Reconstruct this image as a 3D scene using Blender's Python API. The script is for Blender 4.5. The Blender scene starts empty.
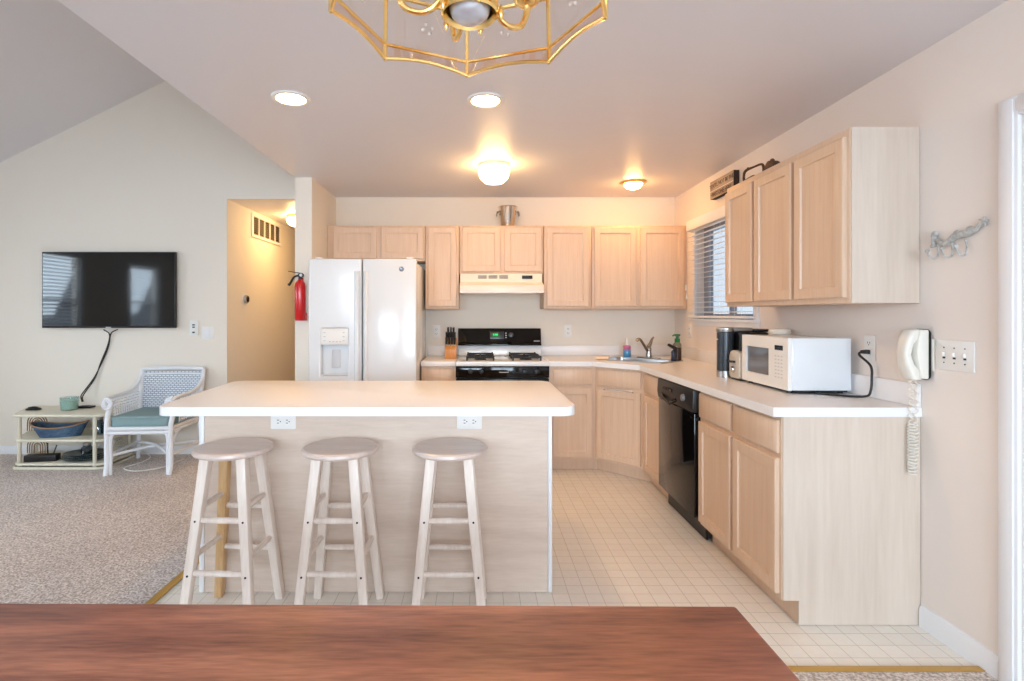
import bpy, bmesh, math, random
from mathutils import Vector, Matrix

random.seed(7)
S = bpy.context.scene
COL = S.collection

# ------------------------------------------------------------------ camera
F_PX = 530.0
VPX, VPY, EYE = 478.0, 314.0, 1.325
cam_data = bpy.data.cameras.new('camera')
cam_data.sensor_fit = 'HORIZONTAL'
cam_data.sensor_width = 36.0
cam_data.lens = 36.0 * F_PX / 1024.0
cam_data.shift_x = (512.0 - VPX) / 1024.0
cam_data.shift_y = (VPY - 340.5) / 1024.0
cam_data.clip_start = 0.02
cam = bpy.data.objects.new('camera', cam_data)
COL.objects.link(cam)
cam.location = (0, 0, EYE)
cam.rotation_euler = (math.pi / 2, 0, 0)
S.camera = cam

# ------------------------------------------------------------------ world, light, exposure
S.view_settings.view_transform = 'Standard'
S.view_settings.look = 'None'
S.view_settings.gamma = 1.0
S.view_settings.use_curve_mapping = False
S.view_settings.exposure = 0.60
try:
    S.cycles.use_denoising = True
    S.cycles.max_bounces = 8
    S.cycles.diffuse_bounces = 5
    S.cycles.sample_clamp_indirect = 6.0
    S.cycles.caustics_reflective = False
    S.cycles.caustics_refractive = False
except Exception:
    pass
W = bpy.data.worlds.new('sky')
S.world = W
W.use_nodes = True
_bg = W.node_tree.nodes['Background']
_bg.inputs[0].default_value = (0.66, 0.80, 1.0, 1)
_bg.inputs[1].default_value = 1.1

COOL = (0.70, 0.86, 1.0)
WARM = (1.0, 0.60, 0.25)


def area_light(name, loc, look, sx, sy, power, color):
    d = bpy.data.lights.new(name, 'AREA')
    d.shape = 'RECTANGLE'
    d.size, d.size_y = sx, sy
    d.energy = power
    d.color = color
    o = bpy.data.objects.new(name, d)
    COL.objects.link(o)
    o.location = loc
    v = Vector(look)
    o.rotation_euler = v.to_track_quat('-Z', 'Z' if abs(v.z) < 0.9 else 'Y').to_euler()
    return o


# daylight that comes through the windows behind and to the left of the camera
area_light('daylight_rear_window', (-2.05, -3.42, 1.85), (0, 1, -0.55), 1.85, 1.30, 150, COOL)
area_light('daylight_rear_slider', (0.55, -3.42, 1.55), (0, 1, -0.55), 1.80, 2.00, 165, COOL)
area_light('daylight_left_window', (-5.75, 3.10, 1.70), (1, 0, -0.45), 0.90, 1.25, 48, COOL)
area_light('daylight_left_window', (-5.75, 1.30, 1.70), (1, 0, -0.45), 0.80, 1.25, 46, COOL)

# ------------------------------------------------------------------ materials
MATS = {}


def srgb(r, g, b):
    def f(c):
        c /= 255.0
        return c / 12.92 if c <= 0.04045 else ((c + 0.055) / 1.055) ** 2.4
    return (f(r), f(g), f(b), 1.0)


def new_mat(name):
    m = bpy.data.materials.new(name)
    m.use_nodes = True
    nt = m.node_tree
    return m, nt, nt.nodes['Principled BSDF']


def mat(name, rgb, rough=0.5, metal=0.0, bump=0.0, bscale=60.0, var=0.0, vscale=8.0, coat=0.0, spec=0.5, emit=0.0, emit_rgb=None, trans=0.0):
    if name in MATS:
        return MATS[name]
    m, nt, p = new_mat(name)
    c = srgb(*rgb)
    p.inputs['Base Color'].default_value = c
    p.inputs['Roughness'].default_value = rough
    p.inputs['Metallic'].default_value = metal
    p.inputs['Specular IOR Level'].default_value = spec
    p.inputs['Coat Weight'].default_value = coat
    p.inputs['Coat Roughness'].default_value = 0.08
    p.inputs['Transmission Weight'].default_value = trans
    if emit:
        p.inputs['Emission Color'].default_value = srgb(*emit_rgb) if emit_rgb else c
        p.inputs['Emission Strength'].default_value = emit
    tc = nt.nodes.new('ShaderNodeTexCoord')
    n = nt.nodes.new('ShaderNodeTexNoise')
    n.inputs['Scale'].default_value = vscale
    n.inputs['Detail'].default_value = 4
    nt.links.new(tc.outputs['Object'], n.inputs['Vector'])
    hs = nt.nodes.new('ShaderNodeMix')
    hs.data_type = 'RGBA'
    hs.inputs[6].default_value = c
    hs.inputs[7].default_value = (c[0] * (1 - var), c[1] * (1 - var), c[2] * (1 - var), 1)
    nt.links.new(n.outputs['Fac'], hs.inputs[0])
    nt.links.new(hs.outputs[2], p.inputs['Base Color'])
    if bump:
        n2 = nt.nodes.new('ShaderNodeTexNoise')
        n2.inputs['Scale'].default_value = bscale
        nt.links.new(tc.outputs['Object'], n2.inputs['Vector'])
        b = nt.nodes.new('ShaderNodeBump')
        b.inputs['Strength'].default_value = bump
        b.inputs['Distance'].default_value = 0.004
        nt.links.new(n2.outputs['Fac'], b.inputs['Height'])
        nt.links.new(b.outputs['Normal'], p.inputs['Normal'])
    MATS[name] = m
    return m


def wood(name, light, dark, axis='z', rough=0.42, freq=22.0, stretch=0.06, fine=90.0, contrast=(0.35, 0.7), coat=0.0, bands=None):
    m, nt, p = new_mat(name)
    N, L = nt.nodes.new, nt.links.new
    tc = N('ShaderNodeTexCoord')
    mp = N('ShaderNodeMapping')
    sc = [1, 1, 1]
    sc['xyz'.index(axis)] = stretch
    mp.inputs['Scale'].default_value = sc
    L(tc.outputs['Object'], mp.inputs['Vector'])
    n1 = N('ShaderNodeTexNoise')
    n1.inputs['Scale'].default_value = freq
    n1.inputs['Detail'].default_value = 6
    n1.inputs['Distortion'].default_value = 0.6
    L(mp.outputs['Vector'], n1.inputs['Vector'])
    n2 = N('ShaderNodeTexNoise')
    n2.inputs['Scale'].default_value = fine
    n2.inputs['Detail'].default_value = 2
    L(mp.outputs['Vector'], n2.inputs['Vector'])
    ad = N('ShaderNodeMath')
    ad.operation = 'MULTIPLY_ADD'
    ad.inputs[1].default_value = 0.35
    L(n2.outputs['Fac'], ad.inputs[0])
    sb = N('ShaderNodeMath')
    sb.operation = 'MULTIPLY'
    sb.inputs[1].default_value = 0.65
    L(n1.outputs['Fac'], sb.inputs[0])
    L(sb.outputs[0], ad.inputs[2])
    cr = N('ShaderNodeValToRGB')
    cr.color_ramp.elements[0].position = contrast[0]
    cr.color_ramp.elements[1].position = contrast[1]
    cr.color_ramp.elements[0].color = srgb(*dark)
    cr.color_ramp.elements[1].color = srgb(*light)
    L(ad.outputs[0], cr.inputs['Fac'])
    out = cr.outputs['Color']
    if bands:  # broad tone differences between glued boards: list of (rgb) mixed by low-frequency noise
        n3 = N('ShaderNodeTexNoise')
        n3.inputs['Scale'].default_value = bands[0]
        n3.inputs['Detail'].default_value = 3
        L(mp.outputs['Vector'], n3.inputs['Vector'])
        cr3 = N('ShaderNodeValToRGB')
        cr3.color_ramp.elements[0].position = 0.42
        cr3.color_ramp.elements[1].position = 0.62
        cr3.color_ramp.elements[0].color = srgb(*bands[1])
        cr3.color_ramp.elements[1].color = srgb(*bands[2])
        L(n3.outputs['Fac'], cr3.inputs['Fac'])
        mx = N('ShaderNodeMix')
        mx.data_type = 'RGBA'
        mx.blend_type = 'MULTIPLY'
        mx.inputs[0].default_value = 1.0
        L(out, mx.inputs[6])
        L(cr3.outputs['Color'], mx.inputs[7])
        out = mx.outputs[2]
    L(out, p.inputs['Base Color'])
    p.inputs['Roughness'].default_value = rough
    p.inputs['Coat Weight'].default_value = coat
    p.inputs['Coat Roughness'].default_value = 0.2
    b = N('ShaderNodeBump')
    b.inputs['Strength'].default_value = 0.08
    b.inputs['Distance'].default_value = 0.002
    L(ad.outputs[0], b.inputs['Height'])
    L(b.outputs['Normal'], p.inputs['Normal'])
    MATS[name] = m
    return m


def glass(name, tint=(235, 235, 232), rough=0.02, mixv=0.12):
    m = bpy.data.materials.new(name)
    m.use_nodes = True
    nt = m.node_tree
    nt.nodes.clear()
    o = nt.nodes.new('ShaderNodeOutputMaterial')
    t = nt.nodes.new('ShaderNodeBsdfTransparent')
    t.inputs[0].default_value = srgb(*tint)
    g = nt.nodes.new('ShaderNodeBsdfGlossy')
    g.inputs['Roughness'].default_value = rough
    x = nt.nodes.new('ShaderNodeMixShader')
    lw = nt.nodes.new('ShaderNodeLayerWeight')
    fr = nt.nodes.new('ShaderNodeMath')
    fr.operation = 'POWER'
    fr.inputs[1].default_value = 5.0
    nt.links.new(lw.outputs['Facing'], fr.inputs[0])
    ad = nt.nodes.new('ShaderNodeMath')
    ad.operation = 'ADD'
    ad.inputs[1].default_value = mixv * 0.25
    nt.links.new(fr.outputs[0], ad.inputs[0])
    nt.links.new(ad.outputs[0], x.inputs[0])
    nt.links.new(t.outputs[0], x.inputs[1])
    nt.links.new(g.outputs[0], x.inputs[2])
    nt.links.new(x.outputs[0], o.inputs[0])
    MATS[name] = m
    return m


def emitter(name, rgb, strength):
    m = bpy.data.materials.new(name)
    m.use_nodes = True
    nt = m.node_tree
    nt.nodes.clear()
    o = nt.nodes.new('ShaderNodeOutputMaterial')
    e = nt.nodes.new('ShaderNodeEmission')
    e.inputs[0].default_value = (rgb[0], rgb[1], rgb[2], 1)
    e.inputs[1].default_value = strength
    nt.links.new(e.outputs[0], o.inputs[0])
    MATS[name] = m
    return m


def carpet_mat():
    m, nt, p = new_mat('carpet_pile')
    N, L = nt.nodes.new, nt.links.new
    tc = N('ShaderNodeTexCoord')
    n = N('ShaderNodeTexNoise')
    n.inputs['Scale'].default_value = 95
    n.inputs['Detail'].default_value = 3
    L(tc.outputs['Object'], n.inputs['Vector'])
    cr = N('ShaderNodeValToRGB')
    cr.color_ramp.elements[0].position = 0.36
    cr.color_ramp.elements[1].position = 0.66
    cr.color_ramp.elements[0].color = srgb(178, 164, 156)
    cr.color_ramp.elements[1].color = srgb(242, 232, 225)
    L(n.outputs['Fac'], cr.inputs['Fac'])
    n3 = N('ShaderNodeTexNoise')
    n3.inputs['Scale'].default_value = 1.6
    L(tc.outputs['Object'], n3.inputs['Vector'])
    mx = N('ShaderNodeMix')
    mx.data_type = 'RGBA'
    mx.blend_type = 'MULTIPLY'
    mr = N('ShaderNodeMapRange')
    mr.inputs[1].default_value = 0.35
    mr.inputs[2].default_value = 0.65
    mr.inputs[3].default_value = 0.25
    mr.inputs[4].default_value = 0.0
    L(n3.outputs['Fac'], mr.inputs[0])
    L(mr.outputs[0], mx.inputs[0])
    L(cr.outputs['Color'], mx.inputs[6])
    mx.inputs[7].default_value = (0.6, 0.57, 0.55, 1)
    L(mx.outputs[2], p.inputs['Base Color'])
    p.inputs['Roughness'].default_value = 0.95
    p.inputs['Specular IOR Level'].default_value = 0.1
    b = N('ShaderNodeBump')
    b.inputs['Strength'].default_value = 0.9
    b.inputs['Distance'].default_value = 0.012
    L(n.outputs['Fac'], b.inputs['Height'])
    L(b.outputs['Normal'], p.inputs['Normal'])
    return m


def vinyl_mat():
    m, nt, p = new_mat('vinyl_grid')
    N, L = nt.nodes.new, nt.links.new
    tc = N('ShaderNodeTexCoord')
    br = N('ShaderNodeTexBrick')
    br.offset = 0.0
    br.squash = 1.0
    br.inputs['Color1'].default_value = srgb(246, 240, 230)
    br.inputs['Color2'].default_value = srgb(242, 235, 224)
    br.inputs['Mortar'].default_value = srgb(192, 183, 168)
    br.inputs['Scale'].default_value = 1.0
    br.inputs['Mortar Size'].default_value = 0.0013
    br.inputs['Mortar Smooth'].default_value = 0.2
    br.inputs['Brick Width'].default_value = 0.0777
    br.inputs['Row Height'].default_value = 0.0777
    L(tc.outputs['Object'], br.inputs['Vector'])
    n = N('ShaderNodeTexNoise')
    n.inputs['Scale'].default_value = 40
    L(tc.outputs['Object'], n.inputs['Vector'])
    mx = N('ShaderNodeMix')
    mx.data_type = 'RGBA'
    mx.blend_type = 'MULTIPLY'
    mx.inputs[0].default_value = 0.12
    L(br.outputs['Color'], mx.inputs[6])
    L(n.outputs['Color'], mx.inputs[7])
    L(mx.outputs[2], p.inputs['Base Color'])
    p.inputs['Roughness'].default_value = 0.38
    return m


CAB = wood('pickled_maple', (229, 203, 178), (209, 177, 150), 'z', rough=0.40, freq=48, stretch=0.04, fine=190, contrast=(0.15, 0.85))
CABP = wood('pickled_end_panel', (220, 205, 190), (207, 190, 174), 'z', rough=0.45, freq=16, stretch=0.07, fine=90, contrast=(0.3, 0.7))
ISL = wood('pickled_island_panel', (228, 210, 195), (210, 189, 172), 'x', rough=0.45, freq=14, stretch=0.12, fine=90, contrast=(0.3, 0.7))
STL = wood('whitewashed_stool_wood', (244, 233, 222), (226, 208, 195), 'z', rough=0.42, freq=26, stretch=0.08, fine=120, contrast=(0.3, 0.7))
STS = wood('whitewashed_stool_seat', (224, 207, 197), (200, 179, 168), 'x', rough=0.30, freq=20, stretch=0.10, fine=110, contrast=(0.3, 0.7), coat=0.2)
STY = wood('yellow_pine_leg', (226, 190, 142), (196, 152, 102), 'z', rough=0.45, freq=26, stretch=0.08, fine=120, contrast=(0.3, 0.7))
TBL = wood('red_brown_table_wood', (246, 178, 146), (142, 84, 68), 'x', rough=0.40, freq=13, stretch=0.11, fine=140, contrast=(0.34, 0.68), coat=0.12, bands=(3.2, (192, 166, 158), (255, 247, 234)))
BLOCK = wood('honey_block_wood', (222, 158, 84), (190, 120, 56), 'z', rough=0.4, freq=30, stretch=0.1)
DRIFT = wood('driftwood', (126, 88, 58), (62, 38, 24), 'y', rough=0.85, freq=26, stretch=0.3)
SIGNW = wood('weathered_sign_board', (206, 186, 166), (138, 112, 92), 'y', rough=0.8, freq=18, stretch=0.1)
WALL = mat('warm_white_wall_paint', (237, 228, 215), 0.7, bump=0.05, bscale=180)
WALLR = mat('pinkish_white_wall_paint', (238, 228, 220), 0.7, bump=0.05, bscale=180)
CEIL = mat('white_ceiling_paint', (227, 224, 227), 0.42, bump=0.05, bscale=140)
TRIM = mat('white_trim_paint', (238, 238, 240), 0.35)
LAM = mat('white_laminate', (238, 234, 232), 0.30, var=0.02, vscale=60)
LAME = mat('white_laminate_edge', (240, 240, 240), 0.35)
WHITE = mat('white_enamel', (228, 232, 236), 0.20, coat=0.4)
WHITEP = mat('white_plastic', (238, 236, 232), 0.35)
GREYP = mat('pale_grey_plastic', (204, 206, 210), 0.4)
ALMOND = mat('almond_enamel', (240, 231, 218), 0.3)
BEIGE = mat('beige_phone_plastic', (234, 230, 220), 0.3, coat=0.2)
BLACKG = mat('black_gloss', (10, 10, 11), 0.07, coat=0.0, spec=0.35)
BLACKP = mat('black_plastic', (24, 24, 26), 0.4)
BLACKM = mat('black_cast_iron', (22, 22, 24), 0.6)
DARKG = mat('dark_gap', (34, 30, 28), 0.8)
STEEL = mat('brushed_steel', (190, 190, 190), 0.28, metal=1.0, bump=0.05, bscale=300)
CHROME = mat('chrome', (215, 215, 218), 0.10, metal=1.0)
PEWTER = mat('brushed_nickel', (168, 162, 154), 0.25, metal=1.0)
BRASS = mat('polished_brass', (252, 214, 140), 0.22, metal=1.0)
GOLDT = mat('gold_metal_strip', (206, 164, 88), 0.35, metal=0.7)
RED = mat('red_enamel', (206, 22, 26), 0.22, coat=0.5)
TEAL = mat('teal_cushion_cloth', (142, 168, 171), 0.9, bump=0.3, bscale=400, var=0.1)
RATTW = mat('white_painted_rattan', (236, 238, 242), 0.45)
RATTC = mat('cream_rattan', (226, 218, 196), 0.5, var=0.1, vscale=30)
RATTD = mat('dark_cane_binding', (150, 118, 82), 0.6)
CORDB = mat('black_cord', (22, 22, 24), 0.5)
BLUEW = wood('blue_washed_wood', (96, 128, 156), (40, 62, 92), 'x', rough=0.7, freq=16, stretch=0.2)
TEALC = mat('dark_teal_ceramic', (44, 78, 88), 0.25, coat=0.3)
CANDLE = mat('pale_green_candle_wax', (206, 230, 216), 0.5)
ROPE = mat('brown_rope', (168, 128, 92), 0.9)
GLASS = glass('clear_glass')
GLASST = glass('teal_glass', (236, 246, 245), mixv=0.5)
GLASSP = glass('bevelled_lantern_glass', (250, 246, 242), mixv=0.25)
GLASSB = glass('pink_bevel_glass', (246, 220, 208), mixv=1.0)
TVS = mat('dark_tv_screen', (8, 10, 12), 0.06, spec=0.45)
SPONGE = mat('cream_sponge', (232, 206, 178), 0.9, bump=0.5, bscale=120)
BLUEL = mat('clear_blue_soap', (86, 160, 214), 0.2)
PINKL = mat('pink_label', (206, 120, 160), 0.4)
GREENP = mat('green_plastic', (24, 120, 58), 0.35)
BROWNL = mat('dark_brown_soap', (58, 38, 26), 0.3)
NAVY = mat('dark_slate_plastic', (48, 58, 68), 0.3)
LAMPON = emitter('lit_lamp_lens', (1.0, 0.60, 0.24), 104.0)
SINKON = emitter('lit_sink_lamp_dome', (1.0, 0.53, 0.17), 62.0)
DOMEON = emitter('lit_frosted_dome', (1.0, 0.59, 0.23), 25.0)
HALLON = emitter('lit_hall_dome', (1.0, 0.62, 0.24), 30.0)
GREEND = emitter('green_display_digits', (0.05, 0.9, 0.25), 1.2)
CARPET = carpet_mat()
VINYL = vinyl_mat()

# ------------------------------------------------------------------ mesh helpers


class MB:
    """Collects shapes and links them as one mesh object."""

    def __init__(self):
        self.bm = bmesh.new()

    def _merge(self, t):
        me = bpy.data.meshes.new('t')
        t.to_mesh(me)
        t.free()
        self.bm.from_mesh(me)
        bpy.data.meshes.remove(me)

    def box(self, x0, x1, y0, y1, z0, z1, bev=0.0, seg=2, M=None):
        t = bmesh.new()
        bmesh.ops.create_cube(t, size=1.0)
        for v in t.verts:
            v.co = Vector(((x0 + x1) / 2 + v.co.x * (x1 - x0), (y0 + y1) / 2 + v.co.y * (y1 - y0), (z0 + z1) / 2 + v.co.z * (z1 - z0)))
        if bev > 0:
            bmesh.ops.bevel(t, geom=list(t.edges), offset=bev, segments=seg, profile=0.5, affect='EDGES')
        if M is not None:
            t.transform(M)
        bmesh.ops.recalc_face_normals(t, faces=t.faces)
        self._merge(t)
        return self

    def prism(self, pts, z0, z1, bev=0.0, seg=2, M=None, holes=()):
        """polygon in xy extruded along z"""
        t = bmesh.new()
        if holes:
            es = []
            for loop in [pts] + list(holes):
                vs = [t.verts.new((p[0], p[1], z0)) for p in loop]
                es += [t.edges.new((vs[i], vs[(i + 1) % len(vs)])) for i in range(len(vs))]
            bmesh.ops.triangle_fill(t, use_beauty=True, use_dissolve=False, edges=es)
            faces = list(t.faces)
        else:
            faces = [t.faces.new([t.verts.new((p[0], p[1], z0)) for p in pts])]
        r = bmesh.ops.extrude_face_region(t, geom=faces)
        for g in r['geom']:
            if isinstance(g, bmesh.types.BMVert):
                g.co.z = z1
        bmesh.ops.recalc_face_normals(t, faces=t.faces)
        if bev > 0:
            ed = [e for e in t.edges if len(e.link_faces) == 2 and e.calc_face_angle(0) > 0.6]
            bmesh.ops.bevel(t, geom=ed, offset=bev, segments=seg, profile=0.5, affect='EDGES')
        if M is not None:
            t.transform(M)
        self._merge(t)
        return self

    def cyl(self, p0, p1, r0, r1=None, seg=20, bev=0.0):
        r1 = r0 if r1 is None else r1
        p0, p1 = Vector(p0), Vector(p1)
        d = p1 - p0
        t = bmesh.new()
        bmesh.ops.create_cone(t, cap_ends=True, segments=seg, radius1=r0, radius2=r1, depth=d.length)
        if bev > 0:
            ed = [e for e in t.edges if e.calc_face_angle(0) > 0.9]
            bmesh.ops.bevel(t, geom=ed, offset=bev, segments=2, profile=0.5, affect='EDGES')
        M = Matrix.Translation((p0 + p1) / 2) @ d.to_track_quat('Z', 'Y').to_matrix().to_4x4()
        t.transform(M)
        self._merge(t)
        return self

    def bar(self, p0, p1, w0, w1=None, d0=None, d1=None, up=(0, 1, 0), bev=0.0):
        """square bar from p0 to p1, tapering"""
        w1 = w0 if w1 is None else w1
        d0 = w0 if d0 is None else d0
        d1 = w1 if d1 is None else d1
        p0, p1 = Vector(p0), Vector(p1)
        ax = (p1 - p0).normalized()
        u = Vector(up)
        u = (u - ax * u.dot(ax)).normalized()
        s = ax.cross(u)
        t = bmesh.new()
        rings = []
        for p, w, d in ((p0, w0, d0), (p1, w1, d1)):
            rings.append([t.verts.new(p + s * (a * w / 2) + u * (b * d / 2)) for a, b in ((-1, -1), (1, -1), (1, 1), (-1, 1))])
        for i in range(4):
            t.faces.new((rings[0][i], rings[0][(i + 1) % 4], rings[1][(i + 1) % 4], rings[1][i]))
        t.faces.new(rings[0][::-1])
        t.faces.new(rings[1])
        bmesh.ops.recalc_face_normals(t, faces=t.faces)
        if bev > 0:
            bmesh.ops.bevel(t, geom=list(t.edges), offset=bev, segments=2, profile=0.5, affect='EDGES')
        self._merge(t)
        return self

    def tube(self, pts, r, closed=False, seg=10, smooth=0, caps=True):
        pts = [Vector(p) for p in pts]
        if smooth:
            pts = catmull(pts, smooth, closed)
        n = len(pts)
        rr = r if isinstance(r, (list, tuple)) else None
        t = bmesh.new()
        tang = []
        for i in range(n):
            a = pts[(i - 1) % n] if (closed or i > 0) else pts[i]
            b = pts[(i + 1) % n] if (closed or i < n - 1) else pts[i]
            d = (b - a)
            tang.append(d.normalized() if d.length > 1e-9 else Vector((0, 0, 1)))
        u = tang[0].orthogonal().normalized()
        rings = []
        for i in range(n):
            if i:
                q = tang[i - 1].rotation_difference(tang[i])
                u = q @ u
                u = (u - tang[i] * u.dot(tang[i])).normalized()
            v = tang[i].cross(u)
            if rr:
                f = i / max(1, n - 1) * (len(rr) - 1)
                k = min(int(f), len(rr) - 2)
                rad = rr[k] + (rr[k + 1] - rr[k]) * (f - k)
            else:
                rad = r
            rings.append([t.verts.new(pts[i] + u * (math.cos(2 * math.pi * k / seg) * rad) + v * (math.sin(2 * math.pi * k / seg) * rad)) for k in range(seg)])
        m = n if closed else n - 1
        for i in range(m):
            a, b = rings[i], rings[(i + 1) % n]
            off = 0
            if closed and i == n - 1:  # match the twist at the seam
                off = min(range(seg), key=lambda o: (a[0].co - b[o].co).length)
            for k in range(seg):
                t.faces.new((a[k], a[(k + 1) % seg], b[(k + 1 + off) % seg], b[(k + off) % seg]))
        if not closed and caps:
            t.faces.new(rings[0][::-1])
            t.faces.new(rings[-1])
        bmesh.ops.recalc_face_normals(t, faces=t.faces)
        self._merge(t)
        return self

    def lathe(self, prof, c=(0, 0, 0), seg=32, M=None, sx=1.0, sy=1.0):
        """profile list of (radius, z) turned about z"""
        t = bmesh.new()
        rings = []
        for r, z in prof:
            if r < 1e-6:
                rings.append([t.verts.new((c[0], c[1], c[2] + z))])
            else:
                rings.append([t.verts.new((c[0] + sx * r * math.cos(2 * math.pi * k / seg), c[1] + sy * r * math.sin(2 * math.pi * k / seg), c[2] + z)) for k in range(seg)])
        for a, b in zip(rings[:-1], rings[1:]):
            for k in range(seg):
                k2 = (k + 1) % seg
                if len(a) == 1 and len(b) == 1:
                    continue
                if len(a) == 1:
                    t.faces.new((a[0], b[k2], b[k]))
                elif len(b) == 1:
                    t.faces.new((a[k], a[k2], b[0]))
                else:
                    t.faces.new((a[k], a[k2], b[k2], b[k]))
        bmesh.ops.recalc_face_normals(t, faces=t.faces)
        if M is not None:
            t.transform(M)
        self._merge(t)
        return self

    def sphere(self, c, r, sx=1, sy=1, sz=1, seg=20):
        t = bmesh.new()
        bmesh.ops.create_uvsphere(t, u_segments=seg, v_segments=seg // 2 + 2, radius=r)
        for v in t.verts:
            v.co = Vector((c[0] + v.co.x * sx, c[1] + v.co.y * sy, c[2] + v.co.z * sz))
        self._merge(t)
        return self

    def panel(self, o, u, n, w, h, rings, inner=True):
        """stepped front: rings of (inset, depth along n) from a rectangle at o with width along u and height along z"""
        o, u, n = Vector(o), Vector(u).normalized(), Vector(n).normalized()
        z = Vector((0, 0, 1))
        t = bmesh.new()
        rs = []
        for ins, d in rings:
            rs.append([t.verts.new(o + u * a + z * b + n * d) for a, b in ((ins, ins), (w - ins, ins), (w - ins, h - ins), (ins, h - ins))])
        t.faces.new(rs[0][::-1])
        for a, b in zip(rs[:-1], rs[1:]):
            for i in range(4):
                t.faces.new((a[i], a[(i + 1) % 4], b[(i + 1) % 4], b[i]))
        t.faces.new(rs[-1])
        bmesh.ops.recalc_face_normals(t, faces=t.faces)
        self._merge(t)
        return self

    def cells(self, us, vs, hole, d0, d1, axis):
        """slab cut into a grid with holes. axis: 'y' -> u=x,v=z,d=y ; 'x' -> u=y,v=z,d=x ; 'z' -> u=x,v=y,d=z"""
        t = bmesh.new()

        def pt(u, v, d):
            return {'y': (u, d, v), 'x': (d, u, v), 'z': (u, v, d)}[axis]
        nu, nv = len(us) - 1, len(vs) - 1
        solid = [[not hole((us[i] + us[i + 1]) / 2, (vs[j] + vs[j + 1]) / 2) for j in range(nv)] for i in range(nu)]

        def q(a, b, c, d):
            t.faces.new([t.verts.new(p) for p in (a, b, c, d)])
        for i in range(nu):
            for j in range(nv):
                if not solid[i][j]:
                    continue
                a, b, c, d = us[i], us[i + 1], vs[j], vs[j + 1]
                for dd in (d0, d1):
                    q(pt(a, c, dd), pt(b, c, dd), pt(b, d, dd), pt(a, d, dd))
                if i == 0 or not solid[i - 1][j]:
                    q(pt(a, c, d0), pt(a, d, d0), pt(a, d, d1), pt(a, c, d1))
                if i == nu - 1 or not solid[i + 1][j]:
                    q(pt(b, c, d0), pt(b, d, d0), pt(b, d, d1), pt(b, c, d1))
                if j == 0 or not solid[i][j - 1]:
                    q(pt(a, c, d0), pt(b, c, d0), pt(b, c, d1), pt(a, c, d1))
                if j == nv - 1 or not solid[i][j + 1]:
                    q(pt(a, d, d0), pt(b, d, d0), pt(b, d, d1), pt(a, d, d1))
        bmesh.ops.remove_doubles(t, verts=t.verts, dist=1e-5)
        bmesh.ops.recalc_face_normals(t, faces=t.faces)
        self._merge(t)
        return self

    def slab_with_holes(self, u0, u1, v0, v1, holes, d0, d1, axis):
        us = sorted({u0, u1} | {x for h in holes for x in h[:2]})
        vs = sorted({v0, v1} | {x for h in holes for x in h[2:]})
        return self.cells(us, vs, lambda u, v: any(h[0] < u < h[1] and h[2] < v < h[3] for h in holes), d0, d1, axis)

    def text(self, body, size, M, extrude=0.0008, align='CENTER'):
        cu = bpy.data.curves.new('t', 'FONT')
        cu.body = body
        cu.size = size
        cu.extrude = extrude
        cu.align_x = align
        cu.align_y = 'CENTER'
        ob = bpy.data.objects.new('t', cu)
        COL.objects.link(ob)
        bpy.context.view_layer.update()
        me = bpy.data.meshes.new_from_object(ob.evaluated_get(bpy.context.evaluated_depsgraph_get()))
        me.transform(M)
        self.bm.from_mesh(me)
        bpy.data.objects.remove(ob)
        bpy.data.curves.remove(cu)
        bpy.data.meshes.remove(me)
        return self

    def build(self, name, material, parent=None, base=True, local=False, sharp=35.0):
        """world coordinates unless local; top-level meshes get their origin at the middle of their base"""
        me = bpy.data.meshes.new(name)
        if parent is not None:
            if not local:
                off = Vector((0, 0, 0))
                p = parent
                while p is not None:
                    off += p.location
                    p = p.parent
                bmesh.ops.translate(self.bm, verts=self.bm.verts, vec=-off)
            loc = Vector((0, 0, 0))
        else:
            loc = Vector((0, 0, 0))
            if base and not local:
                cs = [v.co for v in self.bm.verts]
                loc = Vector(((min(c.x for c in cs) + max(c.x for c in cs)) / 2, (min(c.y for c in cs) + max(c.y for c in cs)) / 2, min(c.z for c in cs)))
                bmesh.ops.translate(self.bm, verts=self.bm.verts, vec=-loc)
        self.bm.to_mesh(me)
        self.bm.free()
        for p in me.polygons:
            p.use_smooth = True
        me.set_sharp_from_angle(angle=math.radians(sharp))
        me.materials.append(material)
        o = bpy.data.objects.new(name, me)
        COL.objects.link(o)
        o.location = loc
        if parent is not None:
            o.parent = parent
        return o


def catmull(pts, k, closed=False):
    out = []
    n = len(pts)
    rng = n if closed else n - 1
    for i in range(rng):
        p0 = pts[(i - 1) % n] if (closed or i > 0) else pts[0] * 2 - pts[1]
        p1, p2 = pts[i], pts[(i + 1) % n]
        p3 = pts[(i + 2) % n] if (closed or i + 2 < n) else pts[-1] * 2 - pts[-2]
        for j in range(k):
            t = j / k
            out.append(0.5 * ((2 * p1) + (p2 - p0) * t + (2 * p0 - 5 * p1 + 4 * p2 - p3) * t * t + (3 * p1 - p0 - 3 * p2 + p3) * t ** 3))
    if not closed:
        out.append(pts[-1])
    return out


def rrect(x0, x1, y0, y1, r, seg=6):
    """rounded rectangle outline, counter-clockwise; r one value or four (bl, br, tr, tl)"""
    rs = r if isinstance(r, (list, tuple)) else (r,) * 4
    out = []
    for (cx, cy, sx, sy, a0), q in zip(((x0, y0, 1, 1, 180), (x1, y0, -1, 1, 270), (x1, y1, -1, -1, 0), (x0, y1, 1, -1, 90)), rs):
        for i in range(seg + 1):
            a = math.radians(a0 + 90 * i / seg)
            out.append((cx + sx * q + q * math.cos(a), cy + sy * q + q * math.sin(a)))
    return out


def thing(name, label, cat, loc=(0, 0, 0), rot=0.0, group=None):
    o = bpy.data.objects.new(name, None)
    o.empty_display_size = 0.1
    COL.objects.link(o)
    o.location = loc
    o.rotation_euler = (0, 0, rot)
    return tag(o, label, cat, group)


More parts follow.
